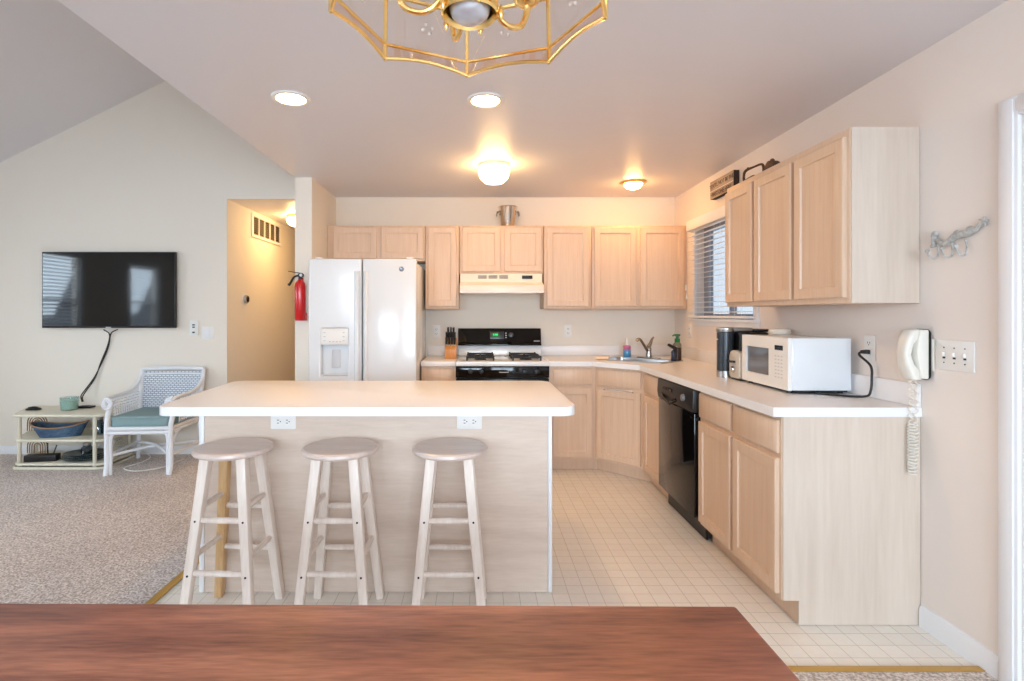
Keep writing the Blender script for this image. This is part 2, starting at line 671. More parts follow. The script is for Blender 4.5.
def tag(o, label, cat, group=None):
    o['label'] = label
    o['category'] = cat
    if group:
        o['group'] = group
    return o


def struct(o):
    o['kind'] = 'structure'
    return o


def copy_thing(root, loc, rot=None, label=None):
    r = root.copy()
    COL.objects.link(r)
    r.location = loc
    if rot is not None:
        r.rotation_euler = (0, 0, rot)
    if label:
        r['label'] = label

    def rec(src, dst):
        for ch in list(src.children):
            c = ch.copy()
            COL.objects.link(c)
            c.parent = dst
            rec(ch, c)
    rec(root, r)
    return r


def on_right_wall(x, y, X):
    d = F_PX * X / (x - VPX)
    return Vector((X, d, EYE - (y - VPY) * d / F_PX))


DOOR = ((0, 0), (0, 0.015), (0.004, 0.019), (0.050, 0.019), (0.053, 0.0105), (0.060, 0.0082), (0.063, 0.0082))
DRAWER = ((0, 0), (0, 0.011), (0.012, 0.019))

# ------------------------------------------------------------------ room shell
YB, XR, XL, YR, ZC = 5.07, 1.885, -5.4, -3.0, 2.44
YT = 5.0            # television wall
XP0, XP1 = -1.495, -1.358   # stub wall beside the refrigerator
XH = -2.368         # hall opening, left edge
SL = 0.4935         # rise of the vaulted ceiling


def vault(x):
    return 2.753 + SL * (x + 4.51)


struct(MB().box(XP0, XR, 1.967, YB, -0.05, 0.0).build('floor_vinyl', VINYL))
m = MB()
m.box(XL, XP0, YR, YB, -0.05, 0.006)
m.box(XP0, XR, YR, 1.967, -0.05, 0.006)
m.box(XH, XP0, YB, 9.0, -0.05, 0.006)
struct(m.build('floor_carpet', CARPET))
m = MB().box(XP0 - 0.02, XP0 + 0.02, 1.955, 4.33, 0.004, 0.011, 0.003)
struct(m.build('trim_1', GOLDT))
m = MB().box(XP0 + 0.022, XR - 0.014, 1.952, 1.982, 0.004, 0.011, 0.003)
for k in range(24):
    m.cyl((XR - 0.10 - k * 0.155, 1.965, 0.0105), (XR - 0.10 - k * 0.155, 1.965, 0.0125), 0.004, seg=8)
struct(m.build('trim_2', GOLDT))

struct(MB().box(XP1, XR + 0.115, YB, YB + 0.12, 0, ZC).build('wall_back', WALL))
struct(MB().box(XP0, XP1, 4.33, 9.0, 0, ZC).build('wall_partition', WALL))
WIN = (3.60, 4.56, 1.285, 2.06)
DR = (0.95, 1.834, 0.0, 2.015)
struct(MB().slab_with_holes(YR, YB, 0, ZC, [WIN, DR], XR, XR + 0.115, 'x').build('wall_right', WALLR))
# television wall with its gable and the hall opening
m = MB()
pts = [(XL - 0.1, 0), (XH, 0), (XH, 2.41), (XP0, 2.41), (XP0, vault(XP0)), (XL - 0.1, vault(XL - 0.1))]
m.prism(pts, -YT - 0.12, -YT, M=Matrix.Rotation(math.pi / 2, 4, 'X'))
struct(m.build('wall_television', WALL))
m = MB()
m.box(XH - 0.12, XH, YT + 0.12, 9.0, 0, 2.41)
m.box(XH - 0.12, XP1, 9.0, 9.1, 0, 2.41)
struct(m.build('wall_hall', WALL))
struct(MB().box(XH - 0.12, XP0, YT + 0.12, 9.1, 2.41, 2.47).build('ceiling_hall', CEIL))
struct(MB().box(XP0, XR, YR, YB, ZC, ZC + 0.06).build('ceiling', CEIL))
struct(MB().box(XP0, XP0 + 0.07, YR, YT + 0.12, ZC + 0.06, vault(XP0)).build('wall_upper', WALL))
m = MB()
pts = [(XL - 0.1, vault(XL - 0.1)), (XP0 + 0.07, vault(XP0 + 0.07)), (XP0 + 0.07, vault(XP0 + 0.07) + 0.07), (XL - 0.1, vault(XL - 0.1) + 0.07)]
m.prism(pts, -YT - 0.12, 3.1, M=Matrix.Rotation(math.pi / 2, 4, 'X'))
struct(m.build('ceiling_vaulted', CEIL))
LW = [(2.70, 3.50, 0.92, 2.08), (0.95, 1.65, 0.92, 2.08)]
struct(MB().slab_with_holes(YR, YT, 0, vault(XL), LW, XL - 0.1, XL, 'x').build('wall_left', WALL))
RW = [(-2.95, -1.15, 0.90, 2.15), (-0.32, 1.42, 0.06, 2.08)]
m = MB().slab_with_holes(XL, XR, 0, vault(XL) - 0.02, RW, YR - 0.1, YR, 'y')
m.prism([(XL, vault(XL) - 0.02), (XR, vault(XL) - 0.02), (XR, ZC), (XP0, ZC), (XP0, vault(XP0)), (XL, vault(XL))], 3.0, 3.1, M=Matrix.Rotation(math.pi / 2, 4, 'X'))
struct(m.build('wall_rear', WALL))

# baseboards
m = MB()
m.box(XL, XH - 0.002, YT - 0.014, YT, 0.0, 0.085, 0.003)
struct(m.build('baseboard_television', TRIM))
m = MB()
m.prism([(0, 0), (0.014, 0), (0.014, 0.07), (0.008, 0.088), (0, 0.09)], 1.908, 2.250,
        M=Matrix(((-1, 0, 0, XR), (0, 0, 1, 0), (0, 1, 0, 0), (0, 0, 0, 1))))
struct(m.build('baseboard_right', TRIM))

# door opening on the right wall
m = MB()
for y0, y1, z0, z1 in ((1.834, 1.905, 0, 2.086), (0.879, 0.95, 0, 2.086), (0.95, 1.834, 2.015, 2.086)):
    m.box(XR - 0.018, XR, y0, y1, z0, z1, 0.005)
    m.box(XR - 0.024, XR - 0.017, y0 + 0.012, y1 - 0.012 if z0 == 0 else y1, z0 + (0.012 if z0 else 0), z1 - 0.012, 0.003)
dr = struct(m.build('door_1', TRIM))
m = MB().box(XR + 0.003, XR + 0.115, 1.816, 1.833, 0, 2.014, 0.002).box(XR + 0.003, XR + 0.115, 0.951, 0.968, 0, 2.014, 0.002)
m.box(XR + 0.003, XR + 0.115, 0.968, 1.816, 1.997, 2.014, 0.002)
m.box(XR + 0.045, XR + 0.058, 1.799, 1.816, 0, 1.997, 0.002)
m.build('door_frame', TRIM, dr)
m = MB()
m.box(XR + 0.06, XR + 0.10, 0.97, 1.814, 0.01, 1.995, 0.003)
for z0, z1 in ((0.18, 0.90), (1.02, 1.86)):
    for y0 in (1.06, 1.44):
        m.panel((XR + 0.0605, y0 + 0.30, z0), (0, -1, 0), (-1, 0, 0), 0.30, z1 - z0, ((0, 0), (0.01, 0.006), (0.03, 0.001), (0.05, 0.005)))
m.build('door_panel', WHITEP, dr)

# windows behind and left of the camera (they show only as reflections)
wn = 2
for (y0, y1, z0, z1) in LW:
    m = MB().slab_with_holes(y0 - 0.06, y1 + 0.06, z0 - 0.06, z1 + 0.06, [(y0, y1, z0, z1)], XL - 0.02, XL + 0.018, 'x')
    m.box(XL - 0.08, XL - 0.05, y0, y1, (z0 + z1) / 2 - 0.02, (z0 + z1) / 2 + 0.02)
    w = struct(m.build('window_%d' % wn, TRIM))
    m = MB()
    k = z0 + 0.02
    while k < z1 - 0.02:
        m.box(-0.022, 0.022, y0 + 0.005, y1 - 0.005, -0.0015, 0.0015, M=Matrix.Translation((XL - 0.024, 0, k)) @ Matrix.Rotation(math.radians(32), 4, 'Y'))
        k += 0.046
    m.build('blind', TRIM, w)
    wn += 1
for i, (x0, x1, z0, z1) in enumerate(RW):
    m = MB().slab_with_holes(x0 - 0.06, x1 + 0.06, z0 - 0.06, z1 + 0.06, [(x0, x1, z0, z1)], YR - 0.02, YR + 0.018, 'y')
    m.box((x0 + x1) / 2 - 0.03, (x0 + x1) / 2 + 0.03, YR - 0.08, YR - 0.05, z0, z1)
    w = struct(m.build('window_%d' % wn, TRIM))
    if i == 0:
        m = MB()
        k = z0 + 0.02
        while k < z1 - 0.02:
            m.box(x0 + 0.005, x1 - 0.005, -0.022, 0.022, -0.0015, 0.0015, M=Matrix.Translation((0, YR - 0.024, k)) @ Matrix.Rotation(math.radians(-32), 4, 'X'))
            k += 0.046
        m.build('blind', TRIM, w)
    wn += 1

# kitchen window
y0, y1, z0, z1 = WIN
m = MB()
m.slab_with_holes(y0 - 0.055, y1 + 0.055, z0 - 0.055, z1 + 0.055, [(y0, y1, z0, z1)], XR - 0.016, XR + 0.002, 'x')
m.box(XR - 0.05, XR - 0.002, y0 - 0.07, y1 + 0.07, z0 - 0.018, z0 + 0.002, 0.004)
w1 = struct(m.build('window_1', TRIM))
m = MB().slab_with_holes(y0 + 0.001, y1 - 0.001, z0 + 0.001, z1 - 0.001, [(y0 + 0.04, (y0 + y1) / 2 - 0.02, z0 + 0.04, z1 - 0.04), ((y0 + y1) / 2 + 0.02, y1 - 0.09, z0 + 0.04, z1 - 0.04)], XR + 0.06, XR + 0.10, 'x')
m.build('window_frame', mat('grey_sash_frame', (150, 152, 160), 0.5), w1)  # window sash in its own grey
MB().box(XR + 0.078, XR + 0.082, y0 + 0.03, y1 - 0.08, z0 + 0.03, z1 - 0.03).build('pane', GLASS, w1)
bl = thing('window_blind', 'white slatted blind with valance on the kitchen window beside the sink', 'blind', (XR - 0.05, 4.14, 1.28))
m = MB()
zz = z0 + 0.055
while zz < 2.05:
    m.box(-0.024, 0.024, y0 - 0.02, y1 + 0.03, -0.0012, 0.0012, M=Matrix.Translation((XR - 0.045, 0, zz)) @ Matrix.Rotation(math.radians(-7), 4, 'Y'))
    zz += 0.0405
m.build('slats', TRIM, bl)
for yy in (y0 + 0.15, (y0 + y1) / 2, y1 - 0.10):
    m = MB()
    for dx in (-0.068, -0.022):
        m.cyl((XR + dx, yy, z0 + 0.02), (XR + dx, yy, 2.06), 0.0012, seg=5)
    m.build('ladder_cord', TRIM, bl)
MB().box(XR - 0.072, XR - 0.018, y0 - 0.02, y1 + 0.03, z0 + 0.008, z0 + 0.026, 0.004).build('bottom_rail', TRIM, bl)
MB().box(XR - 0.085, XR - 0.020, y0 - 0.06, y1 + 0.035, 2.035, 2.125, 0.012).build('valance', TRIM, bl)
m = MB().cyl((XR - 0.086, y1 + 0.005, 2.034), (XR - 0.086, y1 + 0.005, 1.50), 0.0015, seg=6)
m.lathe([(0.0, 0.05), (0.005, 0.045), (0.009, 0.0), (0.0, -0.002)], (XR - 0.086, y1 + 0.005, 1.455), seg=10)
m.lathe([(0.0, 0.05), (0.005, 0.045), (0.009, 0.0), (0.0, -0.002)], (XR - 0.086, y1 + 0.022, 1.53), seg=10)
m.build('pull_cord', WHITEP, bl)

# ------------------------------------------------------------------ wall cabinets on the back wall
YF = 4.77      # face frame plane
ZU0, ZU1 = 1.372, 2.120


def bx(px, Y):
    return (px - VPX) * Y / F_PX


def wall_cab_back(label, px0, px1, z0, z1, doors, group='wall cabinets on the back wall'):
    x0, x1 = bx(px0, YF), bx(px1, YF)
    x1 = min(x1, XR - 0.003)
    t = thing('wall_cabinet', label, 'cabinet', ((x0 + x1) / 2, YB, z0), 0, group)
    m = MB().box(x0 + 0.001, x1 - 0.001, YF, YB - 0.002, z0, z1, 0.002)
    m.build('cabinet_body', CAB, t)
    for a, b in doors:
        da, db = bx(a, YF - 0.019), bx(b, YF - 0.019)
        MB().panel((da, YF, z0 + 0.022), (1, 0, 0), (0, -1, 0), db - da, z1 - z0 - 0.04, DOOR).build('door', CAB, t)
    return t


wall_cab_back('short pale maple wall cabinet above the white refrigerator', 327.2, 425.0, 1.80, ZU1, [(333, 376.5), (381, 423.2)])
wall_cab_back('narrow tall pale maple wall cabinet between refrigerator and range hood', 425.4, 459.0, ZU0, ZU1, [(428, 456.5)])
wall_cab_back('short two-door pale maple wall cabinet directly above the range hood', 459.4, 543.4, 1.685, ZU1, [(462, 500.5), (504.5, 541.5)])
wall_cab_back('pale maple single-door wall cabinet right beside the range hood', 543.8, 591.5, ZU0, ZU1, [(547, 589)])
wall_cab_back('wide two-door pale maple wall cabinet in the corner by the window', 591.9, 687.5, ZU0, ZU1, [(594.5, 636.5), (640.5, 684.5)])

# range hood
t = thing('range_hood', 'almond range hood with three vent grilles above the stove', 'range hood', (0.20, YB, 1.51))
hx0, hx1 = bx(459.8, 4.64), bx(543.4, 4.64)
m = MB()
m.prism([(YB - 0.003, 1.525), (4.595, 1.525), (4.60, 1.575), (4.725, 1.612), (4.725, 1.683), (YB - 0.003, 1.683)], hx0, hx1, bev=0.003,
        M=Matrix(((0, 0, 1, 0), (1, 0, 0, 0), (0, 1, 0, 0), (0, 0, 0, 1))))
m.build('hood_shell', ALMOND, t)
m = MB()
m.slab_with_holes(hx0, hx1, 4.60, 4.97, [(hx0 + 0.02, hx1 - 0.02, 4.62, 4.95)], 1.51, 1.526, 'z')
m.build('hood_rim', ALMOND, t)
for k in range(3):
    gx = bx(478 + k * 10.6, 4.725)
    m = MB()
    for j in range(6):
        m.box(gx, gx + 0.078, 4.721, 4.7245, 1.640 + j * 0.0055, 1.6428 + j * 0.0055)
    m.build('vent_grille', mat('hood_vent_grey', (150, 140, 128), 0.5), t)
m = MB().box(bx(522, 4.72), bx(532.5, 4.72), 4.718, 4.7245, 1.638, 1.668, 0.001)
sw = m.build('switch_panel', BLACKP, t)
m = MB()
for k in range(3):
    m.box(bx(523 + 3 * k, 4.72), bx(525 + 3 * k, 4.72), 4.713, 4.718, 1.645, 1.66, 0.001)
m.build('rocker', BLACKM, sw)
MB().cyl((0.22, 4.80, 1.517), (0.22, 4.80, 1.525), 0.12, seg=24).build('hood_filter', GREYP, t)

# ------------------------------------------------------------------ wall cabinet run on the right wall
XFU = 1.590
t = thing('wall_cabinet', 'three-door pale maple wall cabinet on the right wall with bare end panel', 'cabinet', (XR, 2.83, ZU0))
m = MB().box(XFU, XR - 0.002, 2.2665, 3.385, ZU0, 2.123, 0.002)
m.build('cabinet_body', CAB, t)
MB().box(XFU + 0.004, XR - 0.002, 2.2595, 2.2660, ZU0, 2.123, 0.001).build('end_panel', CABP, t)
for a, b in ((2.285, 2.640), (2.668, 3.022), (3.050, 3.372)):
    d = MB().panel((XFU, b, ZU0 + 0.024), (0, -1, 0), (-1, 0, 0), b - a, 0.692, DOOR).build('door', CAB, t)
MB().cyl((XFU - 0.006, 3.377, 1.40), (XFU - 0.006, 3.377, 1.45), 0.005, seg=8).build('hinge', BLACKP, d)

# ------------------------------------------------------------------ base cabinets
YBF = 4.455       # face of the cabinets on the back wall
XBF = 1.295       # face of the cabinets on the right wall
ZB = 0.888        # underside of the worktop


def base_front(t, o, u, n, w, drawers, doors):
    """o: foot of the face on the floor line, u along the face, n outwards; drawers/doors: (start, end, z0, z1)"""
    o, u = Vector(o), Vector(u).normalized()
    for a, b, z0, z1 in drawers:
        MB().panel(o + u * a + Vector((0, 0, z0)), u, n, b - a, z1 - z0, DRAWER).build('drawer', CAB, t)
    for a, b, z0, z1 in doors:
        MB().panel(o + u * a + Vector((0, 0, z0)), u, n, b - a, z1 - z0, DOOR).build('door', CAB, t)


def base_body(t, poly, poly_toe, ztop=ZB - 0.001):
    m = MB().prism(poly, 0.105, ztop)
    m.prism(poly_toe, 0.002, 0.105)
    m.build('cabinet_body', CAB, t)


TOE = 0.07
xa, xb = -0.475, -0.186
t = thing('base_cabinet', 'narrow pale maple base cabinet between refrigerator and stove', 'cabinet', ((xa + xb) / 2, YB, 0), 0, 'base cabinets')
base_body(t, [(xa, YBF), (xb, YBF), (xb, YB - .002), (xa, YB - .002)], [(xa, YBF + TOE), (xb, YBF + TOE), (xb, YB - .002), (xa, YB - .002)])
base_front(t, (xa, YBF, 0), (1, 0, 0), (0, -1, 0), xb - xa, [(0.02, 0.27, 0.728, 0.868)], [(0.02, 0.27, 0.125, 0.705)])
xa, xb = 0.596, 0.985
t = thing('base_cabinet', 'pale maple base cabinet just right of the stove with drawer over door', 'cabinet', ((xa + xb) / 2, YB, 0), 0, 'base cabinets')
base_body(t, [(xa, YBF), (xb - 0.001, YBF), (xb - 0.001, YB - .002), (xa, YB - .002)], [(xa, YBF + TOE), (xb - 0.001, YBF + TOE), (xb - 0.001, YB - .002), (xa, YB - .002)])
base_front(t, (xa, YBF, 0), (1, 0, 0), (0, -1, 0), xb - xa, [(0.03, 0.362, 0.728, 0.868)], [(0.03, 0.362, 0.125, 0.705)])
# diagonal corner
c0, c1 = Vector((0.985, YBF, 0)), Vector((XBF, 4.145, 0))
du = (c1 - c0).normalized()
dn = Vector((-0.7071, -0.7071, 0))
wd = (c1 - c0).length
t = thing('base_cabinet', 'diagonal pale maple corner cabinet under the sink', 'cabinet', (1.40, 4.60, 0), 0, 'base cabinets')
k = TOE * 0.7071
m = MB().prism([(c0.x, c0.y), (c1.x, c1.y), (c1.x + 0.02, c1.y), (c1.x + 0.02, c1.y + 0.012), (c0.x + 0.012, c0.y + 0.02), (c0.x, c0.y + 0.02)], 0.7405, ZB - 0.001)
m.build('face_rail', CAB, t)
base_body(t, [(c0.x, c0.y), (c1.x, c1.y), (XR - .002, c1.y), (XR - .002, YB - .002), (c0.x, YB - .002)],
          [(c0.x, c0.y + TOE), (c0.x + 0.03, c0.y + TOE), (c1.x + TOE, c1.y + 0.03), (c1.x + TOE, c1.y), (XR - .002, c1.y), (XR - .002, YB - .002), (c0.x, YB - .002)], 0.74)
base_front(t, c0, du, dn, wd, [(0.022, wd - 0.022, 0.728, 0.868)], [(0.022, wd - 0.022, 0.125, 0.700)])
m = MB().tube([c0 + du * 0.10 + dn * 0.02 + Vector((0, 0, 0.701)), c0 + du * 0.10 + dn * 0.034 + Vector((0, 0, 0.708)), c0 + du * 0.36 + dn * 0.034 + Vector((0, 0, 0.708)), c0 + du * 0.36 + dn * 0.02 + Vector((0, 0, 0.701))], 0.004, seg=8)
m.build('towel_bar', PEWTER, t)
# narrow one before the dishwasher
t = thing('base_cabinet', 'narrow pale maple base cabinet between sink corner and black dishwasher', 'cabinet', (1.6, 3.93, 0), 0, 'base cabinets')
ya, yb = 3.712, 4.144
base_body(t, [(XBF, ya), (XR - .002, ya), (XR - .002, yb), (XBF, yb)], [(XBF + TOE, ya), (XR - .002, ya), (XR - .002, yb), (XBF + TOE, yb)])
base_front(t, (XBF, yb, 0), (0, -1, 0), (-1, 0, 0), yb - ya, [(0.06, 0.415, 0.728, 0.868)], [(0.06, 0.415, 0.125, 0.705)])
# near one
t = thing('base_cabinet', 'two-door pale maple base cabinet at the end of the run under the microwave', 'cabinet', (1.6, 2.66, 0), 0, 'base cabinets')
ya, yb = 2.262, 3.085
base_body(t, [(XBF, ya), (XR - .002, ya), (XR - .002, yb), (XBF, yb)], [(XBF + TOE, ya), (XR - .002, ya), (XR - .002, yb), (XBF + TOE, yb)])
base_front(t, (XBF, yb, 0), (0, -1, 0), (-1, 0, 0), yb - ya, [(0.012, 0.392, 0.728, 0.868), (0.424, 0.808, 0.728, 0.868)], [(0.012, 0.392, 0.125, 0.705), (0.424, 0.808, 0.125, 0.705)])
m = MB().prism([(XBF + 0.004, 0.105), (XBF + TOE, 0.105), (XBF + TOE, 0.002), (XR - 0.003, 0.002), (XR - 0.003, ZB - 0.001), (XBF + 0.004, ZB - 0.001)], -2.2615, -2.255,
               M=Matrix.Rotation(math.pi / 2, 4, 'X'))
m.build('end_panel', CABP, t)

# dishwasher
t = thing('dishwasher', 'black built-in dishwasher under the counter on the right', 'dishwasher', (1.58, 3.40, 0))
ya, yb = 3.090, 3.708
MB().box(1.300, XR - 0.01, ya, yb, 0.10, 0.882).build('tub', BLACKP, t)
d = MB().box(1.262, 1.299, ya + 0.004, yb - 0.004, 0.135, 0.742, 0.004).build('door', BLACKG, t)
c = MB().prism([(1.299, 0.747), (1.259, 0.747), (1.252, 0.790), (1.256, 0.872), (1.264, 0.880), (1.299, 0.880)], -(yb - 0.004), -(ya + 0.004), bev=0.003,
               M=Matrix.Rotation(math.pi / 2, 4, 'X')).build('control_panel', BLACKP, t)
MB().tube([(1.257, yb - 0.10, 0.785), (1.243, yb - 0.16, 0.762), (1.240, (ya + yb) / 2 + 0.06, 0.748), (1.243, ya + 0.32, 0.756), (1.257, ya + 0.26, 0.785)], 0.011, seg=8, smooth=6).build('handle', BLACKG, c)
MB().cyl((1.256, ya + 0.14, 0.815), (1.238, ya + 0.14, 0.815), 0.022, 0.019, seg=20, bev=0.002).build('dial', mat('dial_grey', (120, 122, 126), 0.3), c)
m = MB()
for k in range(4):
    m.box(1.2475, 1.2505, yb - 0.12 - k * 0.045, yb - 0.15 - k * 0.045, 0.822, 0.838)
m.build('button', BLACKG, c)
MB().box(1.33, 1.345, ya + 0.004, yb - 0.004, 0.006, 0.134).build('kick_plate', BLACKP, t)

# worktop
ZW = 0.928


def worktop_poly():
    y = YBF - 0.030
    x = XBF - 0.040
    # front edge: along the back wall, diagonal, along the right wall
    return [(0.592, y), (0.955, y), (x, 4.115), (x, 2.250), (XR - 0.001, 2.250), (XR - 0.001, YB - 0.001), (0.592, YB - 0.001)]


SC = Vector((1.385, 4.555, 0))          # sink middle
sn = Vector((0.7071, 0.7071, 0))
SM = Matrix.Translation((SC.x, SC.y, 0)) @ Matrix.Rotation(math.radians(-45), 4, 'Z')


def sink_pt(a, b, z=0.0):
    return SM @ Vector((a, b, z))


SINKHOLE = 0
hole = [tuple(sink_pt(a, b).xy) for a, b in rrect(-0.265, 0.265, -0.19, 0.13, 0.05)]
wt = thing('worktop', 'white laminate worktop wrapping the corner from stove to wall phone', 'worktop', (1.5, 3.6, ZB), 0, 'white laminate worktops')
MB().prism(worktop_poly(), ZB, ZW, holes=[hole]).build('slab', LAM, wt)
m = MB()
m.box(0.592, XR - 0.002, YB - 0.022, YB - 0.002, ZW + 0.0005, ZW + 0.100, 0.003)
m.box(XR - 0.022, XR - 0.002, 2.250, YB - 0.0225, ZW + 0.0005, ZW + 0.100, 0.003)
m.build('backsplash', LAM, wt)
wp = worktop_poly()
m = MB()
for (ax, ay), (bx_, by_) in zip(wp[:4], wp[1:5]):
    a, b = Vector((ax, ay, 0)), Vector((bx_, by_, 0))
    n = Vector(((b - a).y, -(b - a).x, 0)).normalized() * (1)
    m.bar(a + n * 0.0008 + Vector((0, 0, (ZB + ZW) / 2)), b + n * 0.0008 + Vector((0, 0, (ZB + ZW) / 2)), 0.0395, 0.0395, 0.0014, 0.0014, up=n)
m.build('edge_strip', LAME, wt)
wt2 = thing('worktop', 'short white laminate worktop between refrigerator and stove', 'worktop', (-0.33, 4.75, ZB), 0, 'white laminate worktops')
MB().box(-0.477, -0.188, YBF - 0.030, YB - 0.001, ZB, ZW, 0.003).build('slab', LAM, wt2)
MB().box(-0.477, -0.188, YB - 0.022, YB - 0.002, ZW + 0.0005, ZW + 0.100, 0.003).build('backsplash', LAM, wt2)

# sink
t = thing('sink', 'stainless steel corner sink set diagonally in the worktop', 'sink', (SC.x, SC.y, ZW))
rim_o = rrect(-0.305, 0.305, -0.225, 0.225, 0.05)
rim_i = rrect(-0.255, 0.255, -0.18, 0.12, 0.05)
M3 = SM
m = MB().prism(rim_o, ZW + 0.0006, ZW + 0.006, holes=[rim_i], M=M3)
m.build('rim', STEEL, t)
tb = bmesh.new()
rings = []
for s, z in ((1.0, ZW + 0.004), (0.985, ZW - 0.02), (0.93, ZW - 0.15), (0.80, ZW - 0.165)):
    rings.append([tb.verts.new(M3 @ Vector((a * s, (b + 0.03) * s - 0.03, z))) for a, b in rim_i])
nn = len(rim_i)
for a, b in zip(rings[:-1], rings[1:]):
    for i in range(nn):
        tb.faces.new((a[i], a[(i + 1) % nn], b[(i + 1) % nn], b[i]))
tb.faces.new(rings[-1])
m = MB()
m._merge(tb)
m.build('basin', STEEL, t)
MB().cyl(sink_pt(0, -0.03, ZW - 0.164), sink_pt(0, -0.03, ZW - 0.160), 0.04, seg=20).build('drain', CHROME, t)

# faucet
fb = sink_pt(0.0, 0.172, ZW + 0.006)
t = thing('faucet', 'brushed nickel single-lever faucet behind the sink', 'faucet', fb)
MB().prism(rrect(-0.11, 0.11, -0.026, 0.026, 0.025), 0.0005, 0.010, bev=0.002, M=Matrix.Rotation(math.radians(-45), 4, 'Z')).build('deck_plate', PEWTER, t, local=True)
MB().lathe([(0, 0.0105), (0.026, 0.0105), (0.026, 0.03), (0.022, 0.06), (0.024, 0.085), (0.018, 0.10), (0, 0.104)], seg=20).build('body', PEWTER, t, local=True)
MB().tube([(-0.012, -0.01, 0.07), (-0.04, -0.03, 0.10), (-0.075, -0.055, 0.145), (-0.10, -0.075, 0.170), (-0.125, -0.095, 0.172), (-0.135, -0.102, 0.158)], [0.015, 0.012, 0.011, 0.011, 0.013, 0.012], seg=10, smooth=6).build('spout', PEWTER, t, local=True)
MB().tube([(0, 0, 0.10), (0.014, 0.004, 0.125), (0.032, 0.012, 0.165), (0.05, 0.02, 0.185)], [0.020, 0.016, 0.011, 0.009], seg=10, smooth=5).build('lever', PEWTER, t, local=True)

# soap bottles and sponge
p = sink_pt(-0.215, 0.178, ZW + 0.006)
t = thing('soap_bottle', 'clear soap bottle with blue liquid and pink label behind the sink', 'bottle', p)
MB().lathe([(0, 0.0005), (0.031, 0.0005), (0.034, 0.006), (0.034, 0.060), (0.033, 0.062), (0, 0.062)], seg=20).build('liquid', BLUEL, t, local=True)
MB().lathe([(0.034, 0.0625), (0.0345, 0.064), (0.034, 0.098), (0.024, 0.106), (0.0, 0.108)], seg=20).build('label_band', PINKL, t, local=True)
m = MB().lathe([(0, 0.108), (0.013, 0.109), (0.013, 0.126), (0.009, 0.128), (0.006, 0.160), (0.004, 0.176), (0, 0.178)], seg=14)
m.build('pump', WHITEP, t, local=True)
p = sink_pt(0.262, 0.165, ZW + 0.006)
t = thing('soap_bottle', 'brown soap bottle with green pump top at the right end of the sink', 'bottle', p)
MB().lathe([(0, 0.0005), (0.030, 0.0005), (0.034, 0.005), (0.034, 0.108), (0, 0.109)], seg=20).build('liquid', BROWNL, t, local=True)
MB().lathe([(0.0345, 0.1095), (0.034, 0.135), (0.024, 0.150), (0.0, 0.1505)], seg=20).build('bottle_neck', glass('clear_plastic', (210, 214, 206)), t, local=True)
m = MB().lathe([(0, 0.151), (0.020, 0.151), (0.022, 0.156), (0.022, 0.182), (0.012, 0.186), (0.010, 0.200), (0.024, 0.206), (0.024, 0.218), (0, 0.222)], seg=18)
m.tube([(0, 0, 0.212), (-0.03, -0.01, 0.214), (-0.045, -0.015, 0.206)], 0.006, seg=8)
m.build('pump', GREENP, t, local=True)
p = sink_pt(0.272, 0.075, ZW + 0.006)
t = thing('spray_bottle', 'small bottle with angled black spray head left of the green-pump bottle', 'bottle', p)
MB().lathe([(0, 0.0005), (0.019, 0.0005), (0.021, 0.005), (0.021, 0.075), (0.012, 0.092), (0, 0.094)], seg=18).build('bottle', mat('dark_blue_bottle', (36, 44, 66), 0.25), t, local=True)
m = MB().bar((0.025, 0.01, 0.098), (-0.052, -0.02, 0.138), 0.028, 0.022, 0.026, 0.02, up=(0, 0, 1), bev=0.004)
m.build('spray_head', BLACKP, t, local=True)
p = sink_pt(-0.235, -0.200, ZW + 0.0065)
t = MB().box(-0.055, 0.055, -0.035, 0.035, 0.0, 0.024, 0.006, M=Matrix.Translation(p) @ Matrix.Rotation(math.radians(-20), 4, 'Z')).build('sponge', SPONGE)
tag(t, 'cream sponge lying on the left front rim of the sink', 'sponge')

# ------------------------------------------------------------------ stove
rx0, rx1 = -0.184, 0.588
t = thing('gas_range', 'black and white gas stove standing under the range hood', 'stove', ((rx0 + rx1) / 2, 4.70, 0))
MB().box(rx0 + 0.004, rx1 - 0.004, 4.40, 5.03, 0.02, 0.895, 0.004).build('oven_body', mat('white_side_enamel', (236, 236, 236), 0.3), t)
m = MB().box(rx0, rx1, 4.350, 5.03, 0.8955, 0.935, 0.008, 3)
m.build('cooktop', WHITE, t)
m = MB().prism([(4.948, 0.936), (5.03, 0.936), (5.03, 1.03), (4.962, 1.03)], rx0, rx1, bev=0.004, M=Matrix(((0, 0, 1, 0), (1, 0, 0, 0), (0, 1, 0, 0), (0, 0, 0, 1))))
m.build('backguard_base', WHITE, t)
m = MB().prism([(4.93, 1.031), (5.03, 1.031), (5.03, 1.19), (4.985, 1.19), (4.955, 1.06), (4.93, 1.045)], rx0 - 0.003, rx1 + 0.003, bev=0.004, M=Matrix(((0, 0, 1, 0), (1, 0, 0, 0), (0, 1, 0, 0), (0, 0, 0, 1))))
bg = m.build('backguard', BLACKG, t)


def bgM(x, z):
    # frame lying on the sloped face of the backguard
    y = 4.955 + (z - 1.06) / 0.13 * 0.03
    return Matrix.Translation((x, y - 0.001, z)) @ Matrix.Rotation(math.radians(90 - 13), 4, 'X')


